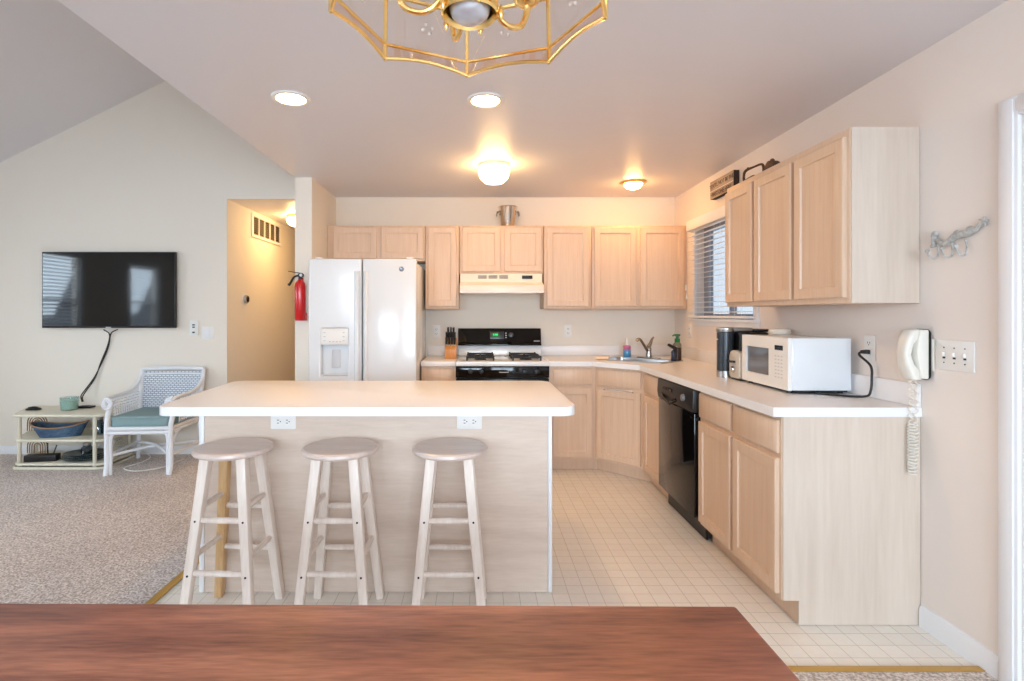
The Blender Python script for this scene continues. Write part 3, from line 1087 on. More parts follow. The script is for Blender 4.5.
MB().box(-0.066, 0.066, -0.036, 0.036, 0, 0.003, 0.001, M=bgM(bx(497, 4.96), 1.125)).build('display_panel', mat('display_panel_grey', (54, 58, 62), 0.3), bg)
m = MB().box(-0.032, 0.030, -0.018, 0.018, 0.003, 0.0045, M=bgM(bx(495.5, 4.96), 1.128))
m.build('display', mat('dark_green_display', (10, 60, 24), 0.2, emit=0.35, emit_rgb=(10, 130, 40)), bg)
MB().text('8:88', 0.026, bgM(bx(495.5, 4.96), 1.130) @ Matrix.Translation((0, 0, 0.005))).build('display_digits', GREEND, bg)
m = MB().cyl(bgM(bx(511, 4.96), 1.128) @ Vector((0, 0, 0)), bgM(bx(511, 4.96), 1.128) @ Vector((0, 0, 0.022)), 0.025, 0.021, seg=24, bev=0.002)
m.build('oven_dial', mat('dial_dark', (70, 72, 78), 0.3), bg)
m = MB()
for k in range(3):
    m.box(-0.007, 0.007, -0.004, 0.004, 0, 0.003, M=bgM(bx(506, 4.96), 1.105 + 0.02 * k))
m.build('button', GREYP, bg)
m = MB()
for k in range(5):
    m.box(k * 0.011 - 0.027, k * 0.011 - 0.019, -0.004, 0.004, 0.001, 0.0025, M=bgM(bx(537, 4.94), 1.072))
m.build('maker_mark', GREYP, bg)
# grates
for i, (pa, pb) in enumerate(((467.5, 493), (511.5, 538))):
    gx0, gx1 = bx(pa, 4.62), bx(pb, 4.62)
    for y0, y1 in ((4.42, 4.64), (4.67, 4.89)):
        m = MB()
        zt = 0.962
        for (ax, ay), (cx, cy) in (((gx0, y0), (gx1, y0)), ((gx1, y0), (gx1, y1)), ((gx1, y1), (gx0, y1)), ((gx0, y1), (gx0, y0))):
            m.bar((ax, ay, zt), (cx, cy, zt), 0.012, up=(0, 0, 1))
        xm, ym = (gx0 + gx1) / 2, (y0 + y1) / 2
        for ax, ay, cx, cy in ((gx0, ym, xm - 0.03, ym), (gx1, ym, xm + 0.03, ym), (xm, y0, xm, ym - 0.03), (xm, y1, xm, ym + 0.03)):
            m.bar((ax, ay, zt), (cx, cy, zt + 0.006), 0.011, up=(0, 0, 1))
        for cx in (gx0, gx1):
            for cy in (y0, y1):
                m.bar((cx, cy, 0.9355), (cx, cy, zt + 0.012), 0.013, up=(0, 1, 0))
        m.build('burner_grate', BLACKM, t)
        MB().lathe([(0, 0.9355), (0.052, 0.9355), (0.048, 0.945), (0.03, 0.947), (0.03, 0.954), (0, 0.956)], (xm, ym, 0), seg=20).build('burner', BLACKM, t)
# front control panel, oven door, drawer
fp = MB().box(rx0, rx1, 4.362, 4.399, 0.80, 0.8945, 0.004).build('control_panel', BLACKG, t)
for px in (470.5, 481.5, 524.5, 536.5):
    x = bx(px, 4.36)
    m = MB().cyl((x, 4.3615, 0.852), (x, 4.340, 0.852), 0.021, 0.018, seg=20, bev=0.002).box(x - 0.004, x + 0.004, 4.330, 4.341, 0.834, 0.870, 0.001)
    m.build('knob', BLACKP, fp)
m = MB()
for k in range(8):
    m.box(bx(504, 4.36) - 0.04 + k * 0.010, bx(504, 4.36) - 0.033 + k * 0.010, 4.3610, 4.3622, 0.841, 0.849)
m.build('maker_mark', GREYP, fp)
od = MB().box(rx0 + 0.003, rx1 - 0.003, 4.355, 4.399, 0.21, 0.796, 0.006).build('oven_door', BLACKG, t)
MB().tube([(rx0 + 0.03, 4.357, 0.755), (rx0 + 0.03, 4.315, 0.755), (rx1 - 0.03, 4.315, 0.755), (rx1 - 0.03, 4.357, 0.755)], 0.012, seg=10).build('handle', BLACKP, od)
MB().box(rx0 + 0.003, rx1 - 0.003, 4.360, 4.399, 0.06, 0.205, 0.005).build('drawer', BLACKG, t)

# knife block
kx = bx(450.7, 4.72)
t = thing('knife_block', 'honey wood knife block with black-handled knives left of the stove', 'knife block', (kx, 4.74, ZW))
m = MB().prism([(-0.055, 0.0005), (0.06, 0.0005), (0.06, 0.16), (0.03, 0.185), (-0.055, 0.085)], -0.051, 0.051, bev=0.003, M=Matrix(((0, 0, 1, 0), (1, 0, 0, 0), (0, 1, 0, 0), (0, 0, 0, 1))))
m.build('block', BLOCK, t, local=True)
for r, (yy, zz, hh) in enumerate(((-0.025, 0.118, 0.075), (0.0, 0.146, 0.09), (0.022, 0.172, 0.105))):
    for c in range(4 if r < 2 else 3):
        x = -0.036 + c * 0.024 + (0.013 if r == 2 else 0)
        m = MB().bar((x, yy, zz), (x, yy - 0.03, zz + hh), 0.017, 0.019, 0.024, 0.026, up=(0, 1, 0), bev=0.004)
        k = m.build('knife_handle', BLACKP, t, local=True)
        MB().bar((x, yy - 0.001, zz + 0.001), (x, yy - 0.005, zz + 0.013), 0.018, 0.018, 0.026, 0.026, up=(0, 1, 0)).build('bolster', STEEL, k, local=True)

# ------------------------------------------------------------------ refrigerator
fx0, fx1, fy = -1.326, -0.482, 4.14
t = thing('refrigerator', 'white side-by-side refrigerator with ice dispenser beside the stub wall', 'refrigerator', ((fx0 + fx1) / 2, 4.55, 0))
MB().box(fx0 + 0.008, fx1 - 0.008, fy + 0.085, 4.99, 0.02, 1.735, 0.006).build('cabinet_body', WHITE, t)
xs = bx(362, fy)
hl = (bx(320.5, fy), bx(348, fy), 0.84, 1.215)
m = MB().slab_with_holes(fx0, xs - 0.005, 0.10, 1.758, [hl], fy, fy + 0.078, 'y')
ld = m.build('freezer_door', WHITE, t)
bv = ld.modifiers.new('round', 'BEVEL')
bv.width, bv.segments, bv.limit_method = 0.012, 3, 'ANGLE'
m = MB().box(xs + 0.005, fx1, fy, fy + 0.078, 0.10, 1.758, 0.013, 3)
rd = m.build('fridge_door', WHITE, t)
for pn, a, b in ((ld, xs - 0.062, xs - 0.012), (rd, xs + 0.012, xs + 0.05)):
    m = MB()
    m.prism([(a, fy - 0.001), (a + 0.012, fy - 0.022), (b - 0.012, fy - 0.026), (b, fy - 0.001)], 0.30, 1.66, bev=0.004)
    m.build('handle', WHITE, pn)
MB().box(hl[0] + 0.001, hl[1] - 0.001, fy + 0.004, fy + 0.03, 1.085, 1.213, 0.004).build('dispenser_panel', WHITEP, ld)
m = MB()
for k in range(3):
    for s in (0, 1):
        x = hl[0] + 0.03 + s * 0.15
        m.box(x - 0.008, x + 0.008, fy + 0.001, fy + 0.004, 1.112 + k * 0.032, 1.12 + k * 0.032)
for k in range(4):
    m.box(hl[0] + 0.065 + k * 0.027, hl[0] + 0.080 + k * 0.027, fy + 0.001, fy + 0.004, 1.105, 1.113)
m.build('button', GREYP, ld)
m = MB()
m.box(hl[0] + 0.001, hl[1] - 0.001, fy + 0.066, fy + 0.070, 0.842, 1.083)
m.box(hl[0] + 0.002, hl[1] - 0.002, fy + 0.010, fy + 0.066, 0.842, 0.852, 0.003)
m.build('dispenser_recess', mat('recess_white', (226, 230, 234), 0.35), ld)
m = MB().box(-0.035, 0.035, -0.004, 0.004, 0, 0.15, 0.003, M=Matrix.Translation(((hl[0] + hl[1]) / 2, fy + 0.05, 0.90)) @ Matrix.Rotation(math.radians(-8), 4, 'X'))
m.build('paddle', GREYP, ld)
ex = bx(401.5, fy)
ez = EYE + (314 - 269) / 128.0
m = MB().cyl((ex, fy + 0.0002, ez), (ex, fy - 0.003, ez), 0.020, 0.018, seg=24)
em = m.build('emblem', mat('emblem_dark', (70, 72, 80), 0.3, metal=0.6), rd)
m = MB()
m.tube([(ex + 0.0155 * math.cos(a), fy - 0.0035, ez + 0.0155 * math.sin(a)) for a in [2 * math.pi * k / 24 for k in range(24)]], 0.0014, closed=True, seg=6)
m.text('GE', 0.018, Matrix.Translation((ex, fy - 0.0036, ez)) @ Matrix.Rotation(math.pi / 2, 4, 'X'))
m.build('emblem_mark', CHROME, em)
MB().box(fx0 + 0.01, fx1 - 0.01, fy + 0.05, fy + 0.084, 0.012, 0.095, 0.004).build('kick_grille', GREYP, t)
m = MB()
for x in (fx0 + 0.05, fx1 - 0.08):
    m.box(x, x + 0.05, fy + 0.02, fy + 0.14, 1.7585, 1.773, 0.004)
m.build('hinge_cover', WHITEP, t)

# ------------------------------------------------------------------ island
t = thing('kitchen_island', 'kitchen island with white laminate top and pale wood back facing the stools', 'island', (-0.48, 2.8, 0))
ix0, ix1, iy0, iy1 = -1.325, 0.352, 2.520, 3.08
m = MB().box(ix0 + 0.012, ix1 - 0.012, iy0 + 0.012, iy1, 0.10, ZB - 0.001)
m.box(ix0 + 0.012, ix1 - 0.012, iy0 + 0.012, iy1 - 0.07, 0.002, 0.10)
m.build('cabinet_body', CAB, t)
MB().box(ix0 + 0.024, ix1 - 0.019, iy0 + 0.002, iy0 + 0.0115, 0.002, ZB - 0.001).build('back_panel', ISL, t)
for a, b in ((ix0, ix0 + 0.023), (ix1 - 0.018, ix1)):
    m = MB().box(a, b, iy0 - 0.003, iy0 + 0.0118, 0.002, ZB - 0.001, 0.002)
    if a == ix0:
        m.box(a, a + 0.0115, iy0 + 0.0122, iy1, 0.002, ZB - 0.001)
    else:
        m.box(b - 0.0115, b, iy0 + 0.0122, iy1, 0.002, ZB - 0.001)
    m.build('corner_post', TRIM, t)
for a in (0, 1, 2):
    x0 = ix0 + 0.03 + a * 0.545
    MB().panel((x0 + 0.52, iy1, 0.125), (-1, 0, 0), (0, 1, 0), 0.52, 0.58, DOOR).build('door', CAB, t)
    MB().panel((x0 + 0.52, iy1, 0.728), (-1, 0, 0), (0, 1, 0), 0.52, 0.14, DRAWER).build('drawer', CAB, t)
# top: slightly wider at the back, round corners
def round_poly(pts, r, seg=6):
    out = []
    n = len(pts)
    for i in range(n):
        p, a, b = Vector(pts[i]), Vector(pts[i - 1]), Vector(pts[(i + 1) % n])
        da, db = (a - p).normalized(), (b - p).normalized()
        ang = da.angle(db)
        cut = r / math.tan(ang / 2)
        c = p + (da + db).normalized() * (r / math.sin(ang / 2))
        s, e = p + da * cut - c, p + db * cut - c
        a0 = math.atan2(s.y, s.x)
        a1 = math.atan2(e.y, e.x)
        while a1 < a0 - 1e-6:
            a1 += 2 * math.pi
        if a1 - a0 > math.pi:
            a1 -= 2 * math.pi
        for k in range(seg + 1):
            q = a0 + (a1 - a0) * k / seg
            out.append((c.x + r * math.cos(q), c.y + r * math.sin(q)))
    return out


itop = round_poly([(-1.384, 2.262), (0.424, 2.262), (0.418, 3.16), (-1.445, 3.16)], 0.07)
tp = MB().prism(itop, ZB, ZW, bev=0.003).build('countertop', LAM, t)
m = MB()
band = [Vector((x, y, 0)) for x, y in itop]
tb = bmesh.new()
lo, hi = [], []
cen = Vector((-0.48, 2.7, 0))
for i, p in enumerate(band):
    a, b = band[i - 1], band[(i + 1) % len(band)]
    d = (b - a).normalized()
    n = Vector((d.y, -d.x, 0)) * 0.0012
    lo.append(tb.verts.new(p + n + Vector((0, 0, ZB + 0.001))))
    hi.append(tb.verts.new(p + n + Vector((0, 0, ZW - 0.0015))))
for i in range(len(band)):
    j = (i + 1) % len(band)
    tb.faces.new((lo[i], lo[j], hi[j], hi[i]))
m._merge(tb)
m.build('edge_strip', LAME, tp)


def outlet_into(root, M, horizontal=False, plate=WHITEP):
    """duplex outlet: frame x right, y up, z out of the wall"""
    R = M @ Matrix.Rotation(math.pi / 2, 4, 'Z') if horizontal else M
    p = MB().prism(rrect(-0.036, 0.036, -0.060, 0.060, 0.006), 0.0005, 0.006, bev=0.002, M=R).build('cover_plate', plate, root)
    for s in (-1, 1):
        f = MB().prism(rrect(-0.017, 0.017, s * 0.021 - 0.015, s * 0.021 + 0.015, 0.008), 0.006, 0.0075, M=R).build('receptacle', plate, p)
    m = MB()
    for s in (-1, 1):
        for dx in (-0.007, 0.007):
            m.box(dx - 0.0015, dx + 0.0015, s * 0.021 - 0.002, s * 0.021 + 0.007, 0.0075, 0.008, M=R)
        m.cyl(R @ Vector((0, s * 0.021 - 0.008, 0.0075)), R @ Vector((0, s * 0.021 - 0.008, 0.008)), 0.0028, seg=8)
    m.build('slots', DARKG, p)


FRONT = Matrix(((1, 0, 0, 0), (0, 0, -1, 0), (0, 1, 0, 0), (0, 0, 0, 1)))      # faces -Y
LEFTW = Matrix(((0, 0, -1, 0), (-1, 0, 0, 0), (0, 1, 0, 0), (0, 0, 0, 1)))     # faces -X
RIGHTW = Matrix(((0, 0, 1, 0), (1, 0, 0, 0), (0, 1, 0, 0), (0, 0, 0, 1)))      # faces +X
for px, lb in ((283.5, 'white duplex outlet under the island top above the stool nearest the chair'), (469.5, 'white duplex outlet under the island top above the stool nearest the dishwasher')):
    x = bx(px, iy0)
    o = thing('electrical_outlet', lb, 'outlet', (x, iy0, 0.81), 0, 'outlets on the island')
    outlet_into(o, Matrix.Translation((x, iy0 + 0.0018, 0.8145)) @ FRONT, True)
for px, py, lb in ((436.4, 331.6, 'white outlet on the back wall above the knife block corner'), (568, 331, 'white outlet on the back wall between stove and sink')):
    x, z = bx(px, YB), EYE - (py - VPY) * YB / F_PX
    o = thing('electrical_outlet', lb, 'outlet', (x, YB, z - 0.06), 0, 'outlets on the back wall')
    outlet_into(o, Matrix.Translation((x, YB, z)) @ FRONT)

# ------------------------------------------------------------------ bar stools


def make_stool(label, odd_leg=False):
    t = thing('bar_stool', label, 'stool', (0, 0, 0), 0, 'stools at the island')
    MB().lathe([(0, 0.717), (0.148, 0.717), (0.160, 0.721), (0.166, 0.730), (0.164, 0.740), (0.156, 0.7455), (0.05, 0.7445), (0, 0.744)], seg=48).build('seat', STS, t, local=True)
    rf, rt = 0.146, 0.078
    LEGS = {}
    for sx, sy in ((-1, -1), (1, -1), (1, 1), (-1, 1)):
        a, b = Vector((sx * rf, sy * rf, 0.0015)), Vector((sx * rt, sy * rt, 0.7165))
        LEGS[sx, sy] = (a, b)
        lg = MB().bar(a, b, 0.036, 0.042, 0.036, 0.042, up=(0, 1, 0), bev=0.005).build('leg', STY if (odd_leg and (sx, sy) == (-1, 1)) else STL, t, local=True)
        if sy == -1:
            for z in (0.455, 0.235):
                c = a.lerp(b, z / 0.7165)
                MB().cyl(c + Vector((0, -0.0185, 0)), c + Vector((0, -0.0212, 0)), 0.0045, seg=10).build('screw_cap', DARKG, lg, local=True)

    def at(s, z):
        a, b = LEGS[s]
        return a.lerp(b, z / 0.7165)
    for s0, s1, zs in (((-1, -1), (1, -1), (0.455, 0.240)), ((-1, 1), (1, 1), (0.445, 0.246)), ((-1, -1), (-1, 1), (0.505, 0.30)), ((1, -1), (1, 1), (0.505, 0.30))):
        for z in zs:
            p, q = at(s0, z), at(s1, z)
            mid = (p + q) / 2
            MB().tube([p, p.lerp(q, 0.12), mid, p.lerp(q, 0.88), q], [0.009, 0.012, 0.0135, 0.012, 0.009], seg=10, smooth=3).build('rung', STL, t, local=True)
    return t


s1 = make_stool('whitewashed round bar stool with one yellow back leg, nearest the white wicker chair', True)
s1.location = (-1.076, 2.335, 0)
s1.rotation_euler = (0, 0, math.radians(-3))
s2 = make_stool('whitewashed round bar stool in the middle of the three at the island')
s2.location = (-0.604, 2.330, 0)
s2.rotation_euler = (0, 0, math.radians(-1))
s3 = copy_thing(s2, (-0.122, 2.330, 0), 0.0, 'whitewashed round bar stool nearest the dishwasher end of the island')

# ------------------------------------------------------------------ dining table
t = thing('dining_table', 'reddish brown wooden dining table in the foreground under the chandelier', 'table', (-0.35, 0.57, 0))
top = round_poly([(-1.22, 0.10), (0.4985, 0.10), (0.4985, 1.026), (-1.22, 1.040)], 0.006, 3)
MB().prism(top, 0.728, 0.760, bev=0.004).build('tabletop', TBL, t)
m = MB()
m.box(-1.12, 0.40, 0.20, 0.225, 0.63, 0.7275, 0.002).box(-1.12, 0.40, 0.905, 0.93, 0.63, 0.7275, 0.002)
m.box(-1.12, -1.095, 0.225, 0.905, 0.63, 0.7275, 0.002).box(0.375, 0.40, 0.225, 0.905, 0.63, 0.7275, 0.002)
m.build('apron', TBL, t)
for x in (-1.075, 0.355):
    for y in (0.25, 0.88):
        MB().lathe([(0, 0.008), (0.022, 0.008), (0.026, 0.05), (0.034, 0.30), (0.040, 0.50), (0.03, 0.56), (0.042, 0.60), (0.042, 0.7275), (0, 0.7275)], (x, y, 0), seg=20).build('leg', TBL, t)

# ------------------------------------------------------------------ microwave and its neighbours
MWA = math.radians(1.0)
t = thing('microwave', 'white microwave oven on the worktop below the right wall cabinets', 'microwave', (1.535, 2.625, ZW + 0.0005), -MWA)
# local frame: x towards the wall, y along the worktop, front at x=0
D_, W_, H_ = 0.312, 0.472, 0.277
m = MB().box(0.02, D_, 0, W_, 0.016, H_, 0.006)
m.build('housing', WHITE, t, local=True)
fr = MB().slab_with_holes(0.0, W_, 0.016, H_, [(W_ * 0.33 + 0.025, W_ - 0.045, 0.070, 0.215)], 0.0, 0.0195, 'x').build('front', WHITEP, t, local=True)
MB().box(0.010, 0.0185, W_ * 0.33 + 0.0255, W_ - 0.0455, 0.0705, 0.2145).build('door_window', mat('smoked_glass', (96, 102, 112), 0.06, coat=0.5), fr, local=True)
m = MB()
m.box(-0.0012, 0.0, 0.045, 0.120, 0.212, 0.236)
m.build('display', BLACKG, fr, local=True)
m = MB()
for r in range(7):
    for c in range(3):
        m.box(-0.0010, 0.0, 0.048 + c * 0.028, 0.064 + c * 0.028, 0.070 + r * 0.018, 0.076 + r * 0.018)
m.build('keypad', GREYP, fr, local=True)
m = MB()
for x in (0.03, D_ - 0.03):
    for y in (0.04, W_ - 0.04):
        m.cyl((x, y, 0), (x, y, 0.017), 0.012, seg=12)
m.box(0.04, D_ - 0.02, 0.002, W_ - 0.01, 0.010, 0.0165)
m.build('base', BLACKP, t, local=True)
# power cord to the outlet
ow = on_right_wall(870.3, 347.5, XR)
o = thing('electrical_outlet', 'white outlet on the right wall behind the microwave with black plug', 'outlet', (XR, ow.y, ow.z - 0.06))
outlet_into(o, Matrix.Translation((XR, ow.y, ow.z)) @ LEFTW)
pl = Vector((XR - 0.009, ow.y, ow.z - 0.021))
m = MB()
m.tube([pl + Vector((-0.0005, 0, 0)), pl + Vector((-0.02, 0, 0)), pl + Vector((-0.034, 0.0, 0)), pl + Vector((-0.05, -0.01, -0.015)), (1.852, 2.50, 1.08), (1.850, 2.49, 1.02), (1.845, 2.49, 0.965), (1.825, 2.49, 0.939), (1.76, 2.52, 0.9345), (1.70, 2.585, 0.9345), (1.66, 2.612, 0.9345)], 0.0055, seg=8, smooth=6)
m.bar(pl + Vector((-0.001, 0, 0)), pl + Vector((-0.034, 0, 0)), 0.026, 0.018, 0.022, 0.016, up=(0, 0, 1), bev=0.003)
tag(m.build('power_cord', CORDB), 'black microwave power cord plugged into the wall outlet', 'cord')

# coffee maker
t = thing('coffee_maker', 'black coffee maker with steel bands behind the microwave', 'coffee maker', (1.60, 3.36, ZW))
cx, cy = 1.563, 3.350
MB().lathe([(0, ZW + 0.001), (0.052, ZW + 0.001), (0.052, ZW + 0.040), (0.0, ZW + 0.041)], (cx, cy, 0), seg=32).build('lower_band', STEEL, t)
tk = MB().lathe([(0, ZW + 0.042), (0.050, ZW + 0.042), (0.050, ZW + 0.282), (0, ZW + 0.283)], (cx, cy, 0), seg=32).build('tank', NAVY, t)
MB().box(cx - 0.0512, cx - 0.0502, cy - 0.012, cy + 0.012, ZW + 0.235, ZW + 0.241).build('lettering', WHITEP, tk)
m = MB().lathe([(0, ZW + 0.284), (0.054, ZW + 0.284), (0.056, ZW + 0.290), (0.056, ZW + 0.308), (0.05, ZW + 0.314), (0, ZW + 0.315)], (cx, cy, 0), seg=32)
m.box(cx, 1.715, cy - 0.045, cy + 0.05, ZW + 0.286, ZW + 0.312, 0.006)
m.build('lid', STEEL, t)
m = MB().box(cx + 0.052, 1.80, cy - 0.080, cy + 0.07, ZW + 0.001, ZW + 0.285, 0.015, 3)
m.build('body', BLACKP, t)
MB().box(1.716, 1.82, cy - 0.06, cy + 0.06, ZW + 0.286, ZW + 0.302, 0.006).build('handle', BLACKP, t)
# toaster
t = thing('toaster', 'small beige toaster between coffee maker and microwave', 'toaster', (1.62, 3.155, ZW))
m = MB().prism(rrect(3.125, 3.250, ZW + 0.012, ZW + 0.178, (0.02, 0.02, 0.045, 0.045)), 1.540, 1.735, bev=0.004, M=Matrix(((0, 0, 1, 0), (1, 0, 0, 0), (0, 1, 0, 0), (0, 0, 0, 1))))
m.build('shell', mat('beige_toaster_shell', (206, 196, 182), 0.3), t)
MB().box(1.55, 1.73, 3.13, 3.245, ZW + 0.001, ZW + 0.0115, 0.003).build('base', BLACKP, t)
m = MB().box(1.555, 1.70, 3.150, 3.172, ZW + 0.1785, ZW + 0.180).box(1.555, 1.70, 3.20, 3.222, ZW + 0.1785, ZW + 0.180)
m.build('slots', DARKG, t)
MB().box(1.512, 1.539, 3.168, 3.208, ZW + 0.105, ZW + 0.118, 0.003).build('lever', BLACKP, t)
m = MB().cyl((1.5395, 3.188, ZW + 0.065), (1.520, 3.188, ZW + 0.065), 0.020, 0.017, seg=20, bev=0.002)
m.build('dial', CHROME, t)
# canister
t = thing('canister', 'white lidded canister behind the microwave against the wall', 'canister', (1.802, 3.17, ZW))
MB().lathe([(0, 0.001), (0.053, 0.001), (0.056, 0.006), (0.056, 0.275), (0, 0.276)], seg=28).build('jar', WHITEP, t, local=True)
MB().lathe([(0, 0.277), (0.057, 0.277), (0.059, 0.280), (0.059, 0.300), (0.052, 0.308), (0, 0.311)], seg=28).build('lid', ALMOND, t, local=True)

# ------------------------------------------------------------------ wall phone
t = thing('wall_phone', 'beige corded wall phone mounted beside the worktop end', 'phone', (XR, 2.24, 1.045))
MB().box(XR - 0.006, XR - 0.0005, 2.185, 2.295, 1.09, 1.22, 0.002).build('wall_plate', BEIGE, t)
m = MB().prism(rrect(2.195, 2.285, 1.050, 1.262, 0.022), -(XR - 0.0065), -(XR - 0.0125), bev=0.002, M=Matrix(((0, 0, -1, 0), (1, 0, 0, 0), (0, 1, 0, 0), (0, 0, 0, 1))))
m.build('base_back', DARKG, t)
m = MB().prism([(XR - 0.013, 1.053), (XR - 0.046, 1.056), (XR - 0.052, 1.10), (XR - 0.060, 1.14), (XR - 0.062, 1.17), (XR - 0.056, 1.21), (XR - 0.046, 1.258), (XR - 0.013, 1.260)], -2.280, -2.198, bev=0.006, M=Matrix.Rotation(math.pi / 2, 4, 'X'))
m.build('base', BEIGE, t)
tb = bmesh.new()
m = MB()
prof = [(z_, d_ - 0.014, a_, b_ * 0.85) for z_, d_, a_, b_ in [(1.048, 0.058, 0.022, 0.016), (1.052, 0.066, 0.032, 0.024), (1.085, 0.078, 0.035, 0.030), (1.115, 0.092, 0.030, 0.022), (1.155, 0.100, 0.027, 0.018), (1.195, 0.094, 0.030, 0.021), (1.225, 0.082, 0.035, 0.028), (1.256, 0.070, 0.032, 0.022), (1.262, 0.062, 0.022, 0.014)]]
rings = []
for z, dx, hw, hd in prof:
    rings.append([tb.verts.new((XR - dx + hd * math.copysign(abs(math.cos(a)) ** 0.6, math.cos(a)), 2.239 + hw * math.copysign(abs(math.sin(a)) ** 0.6, math.sin(a)), z)) for a in [2 * math.pi * k / 20 for k in range(20)]])
for a, b in zip(rings[:-1], rings[1:]):
    for k in range(20):
        tb.faces.new((a[k], a[(k + 1) % 20], b[(k + 1) % 20], b[k]))
tb.faces.new(rings[0][::-1])
tb.faces.new(rings[-1])
bmesh.ops.recalc_face_normals(tb, faces=tb.faces)
m._merge(tb)
hs = m.build('handset', BEIGE, t)
# coiled cord: down, then back up to the base
pts = []
n = 520
for i in range(n + 1):
    f = i / n
    if f < 0.55:
        g = f / 0.55
        cen = Vector((1.823, 2.232, 1.046 - g * 0.395))
    else:
        g = (f - 0.55) / 0.45
        cen = Vector((1.836 + 0.018 * g, 2.236, 0.651 + g * 0.41))
    r = 0.012 if 0.25 < f < 0.75 else 0.007
    a = i * 2 * math.pi / 9.0 * (1.0 if 0.25 < f < 0.80 else 0.45)
    pts.append(cen + Vector((r * math.cos(a), r * math.sin(a), 0)))
MB().tube(pts, 0.0026, seg=5).build('coiled_cord', BEIGE, hs)

# switch plate with three toggles
sc_ = on_right_wall(956, 356, XR)
t = thing('light_switch', 'white triple switch plate on the right wall beside the phone', 'switch', (XR, 2.09, 1.09))
M0 = Matrix.Translation((XR, 2.090, 1.160)) @ LEFTW
pl_ = MB().prism(rrect(-0.084, 0.084, -0.060, 0.060, 0.005), 0.0005, 0.007, bev=0.003, M=M0).build('cover_plate', WHITEP, t)
for k in (-1, 0, 1):
    MB().box(k * 0.046 - 0.005, k * 0.046 + 0.005, -0.006, 0.012, 0.007, 0.017, 0.002, M=M0 @ Matrix.Rotation(math.radians(0), 4, 'X')).build('toggle', WHITEP, pl_)
m = MB()
for k in (-1, 0, 1):
    for s in (-1, 1):
        m.cyl(M0 @ Vector((k * 0.046, s * 0.03, 0.007)), M0 @ Vector((k * 0.046, s * 0.03, 0.0078)), 0.003, seg=8)
    m.box(k * 0.046 - 0.006, k * 0.046 + 0.006, -0.014, -0.0065, 0.007, 0.0078, M=M0)
m.build('screws', DARKG, pl_)
pw = on_right_wall(690, 331, XR)
t = thing('electrical_outlet', 'white outlet on the right wall under the kitchen window corner', 'outlet', (XR, pw.y, pw.z - 0.06))
outlet_into(t, Matrix.Translation((XR, pw.y, pw.z)) @ LEFTW)

# ------------------------------------------------------------------ hook rack
t = thing('hook_rack', 'ornate white metal rack with three hooks on the right wall', 'hook rack', (XR, 2.1, 1.50))
IRON = mat('distressed_white_iron', (238, 238, 234), 0.5, var=0.9, vscale=70)


def hk(u, v, X):
    return on_right_wall(915 + u / 11.35, 210 + v / 11.35, X)


X1 = XR - 0.012
m = MB()
m.tube([hk(240, 340, X1), hk(330, 385, X1), hk(400, 345, X1), hk(470, 290, X1), hk(560, 270, X1), hk(640, 235, X1), hk(700, 210, X1), hk(745, 150, X1), hk(780, 130, X1)], [0.008, 0.010, 0.012, 0.015, 0.016, 0.014, 0.008, 0.006, 0.006], seg=10, smooth=6)
m.sphere(hk(625, 225, X1), 0.016, sx=0.6)
m.sphere(hk(480, 275, X1), 0.017, sx=0.6)
m.sphere(hk(385, 370, X1), 0.014, sx=0.6)
bd = m.build('figure_bar', IRON, t)
m = MB()
for k in range(5):
    a = 2 * math.pi * k / 5 + 0.5
    c = hk(780, 130, X1)
    m.tube([c, c + Vector((0, 0.019 * math.cos(a), 0.019 * math.sin(a)))], [0.007, 0.003], seg=8)
m.build('star_end', IRON, bd)
m = MB()
m.tube([hk(225, 275, X1), hk(215, 340, X1), hk(215, 410, X1)], [0.011, 0.009, 0.010], seg=8, smooth=4)
m.sphere(hk(225, 275, X1), 0.014, sx=0.7)
m.tube([hk(190, 300, X1), hk(240, 285, X1)], 0.005, seg=8)
m.tube([hk(185, 415, X1), hk(240, 400, X1)], 0.006, seg=8)
m.build('scroll_end', IRON, bd)
for ps in ([(262, 370), (262, 500), (240, 545), (185, 550), (150, 510), (138, 465)], [(420, 370), (430, 480), (405, 530), (360, 535), (320, 495), (305, 435)], [(572, 330), (592, 420), (575, 500), (535, 520), (490, 490), (462, 415)]):
    P = [hk(u, v, X1 - (0.0 if i < 2 else 0.012 * (i - 1))) for i, (u, v) in enumerate(ps)]
    m = MB().tube(P, [0.0036, 0.004, 0.0036, 0.0032], seg=8, smooth=6)
    m.sphere(P[-1], 0.008)
    m.build('hook', IRON, t)

# ------------------------------------------------------------------ things above the cabinets
t = thing('wall_sign', 'whitewashed wooden sign with dark lettering above the kitchen window', 'sign', (XR, 4.03, 2.225))
c_ = MB().box(XR - 0.042, XR - 0.001, 3.82, 4.20, 2.228, 2.365, 0.002).build('dark_backing', mat('dark_brown_board', (52, 34, 24), 0.8), t)
b_ = MB().box(XR - 0.045, XR - 0.0422, 3.821, 4.199, 2.229, 2.364).build('board', SIGNW, t)
MB().box(XR - 0.0462, XR - 0.0452, 3.821, 4.199, 2.285, 2.289).build('plank_line', WHITEP, b_)
INK = mat('dark_brown_lettering', (74, 52, 40), 0.8)
m = MB()
m.text("YOU'LL NOT BE THE", 0.043, Matrix.Translation((XR - 0.0455, 4.01, 2.325)) @ LEFTW)
m.text("FIRST ONE HERE", 0.043, Matrix.Translation((XR - 0.0455, 4.01, 2.256)) @ LEFTW)
m.build('lettering', INK, b_)
t = MB()
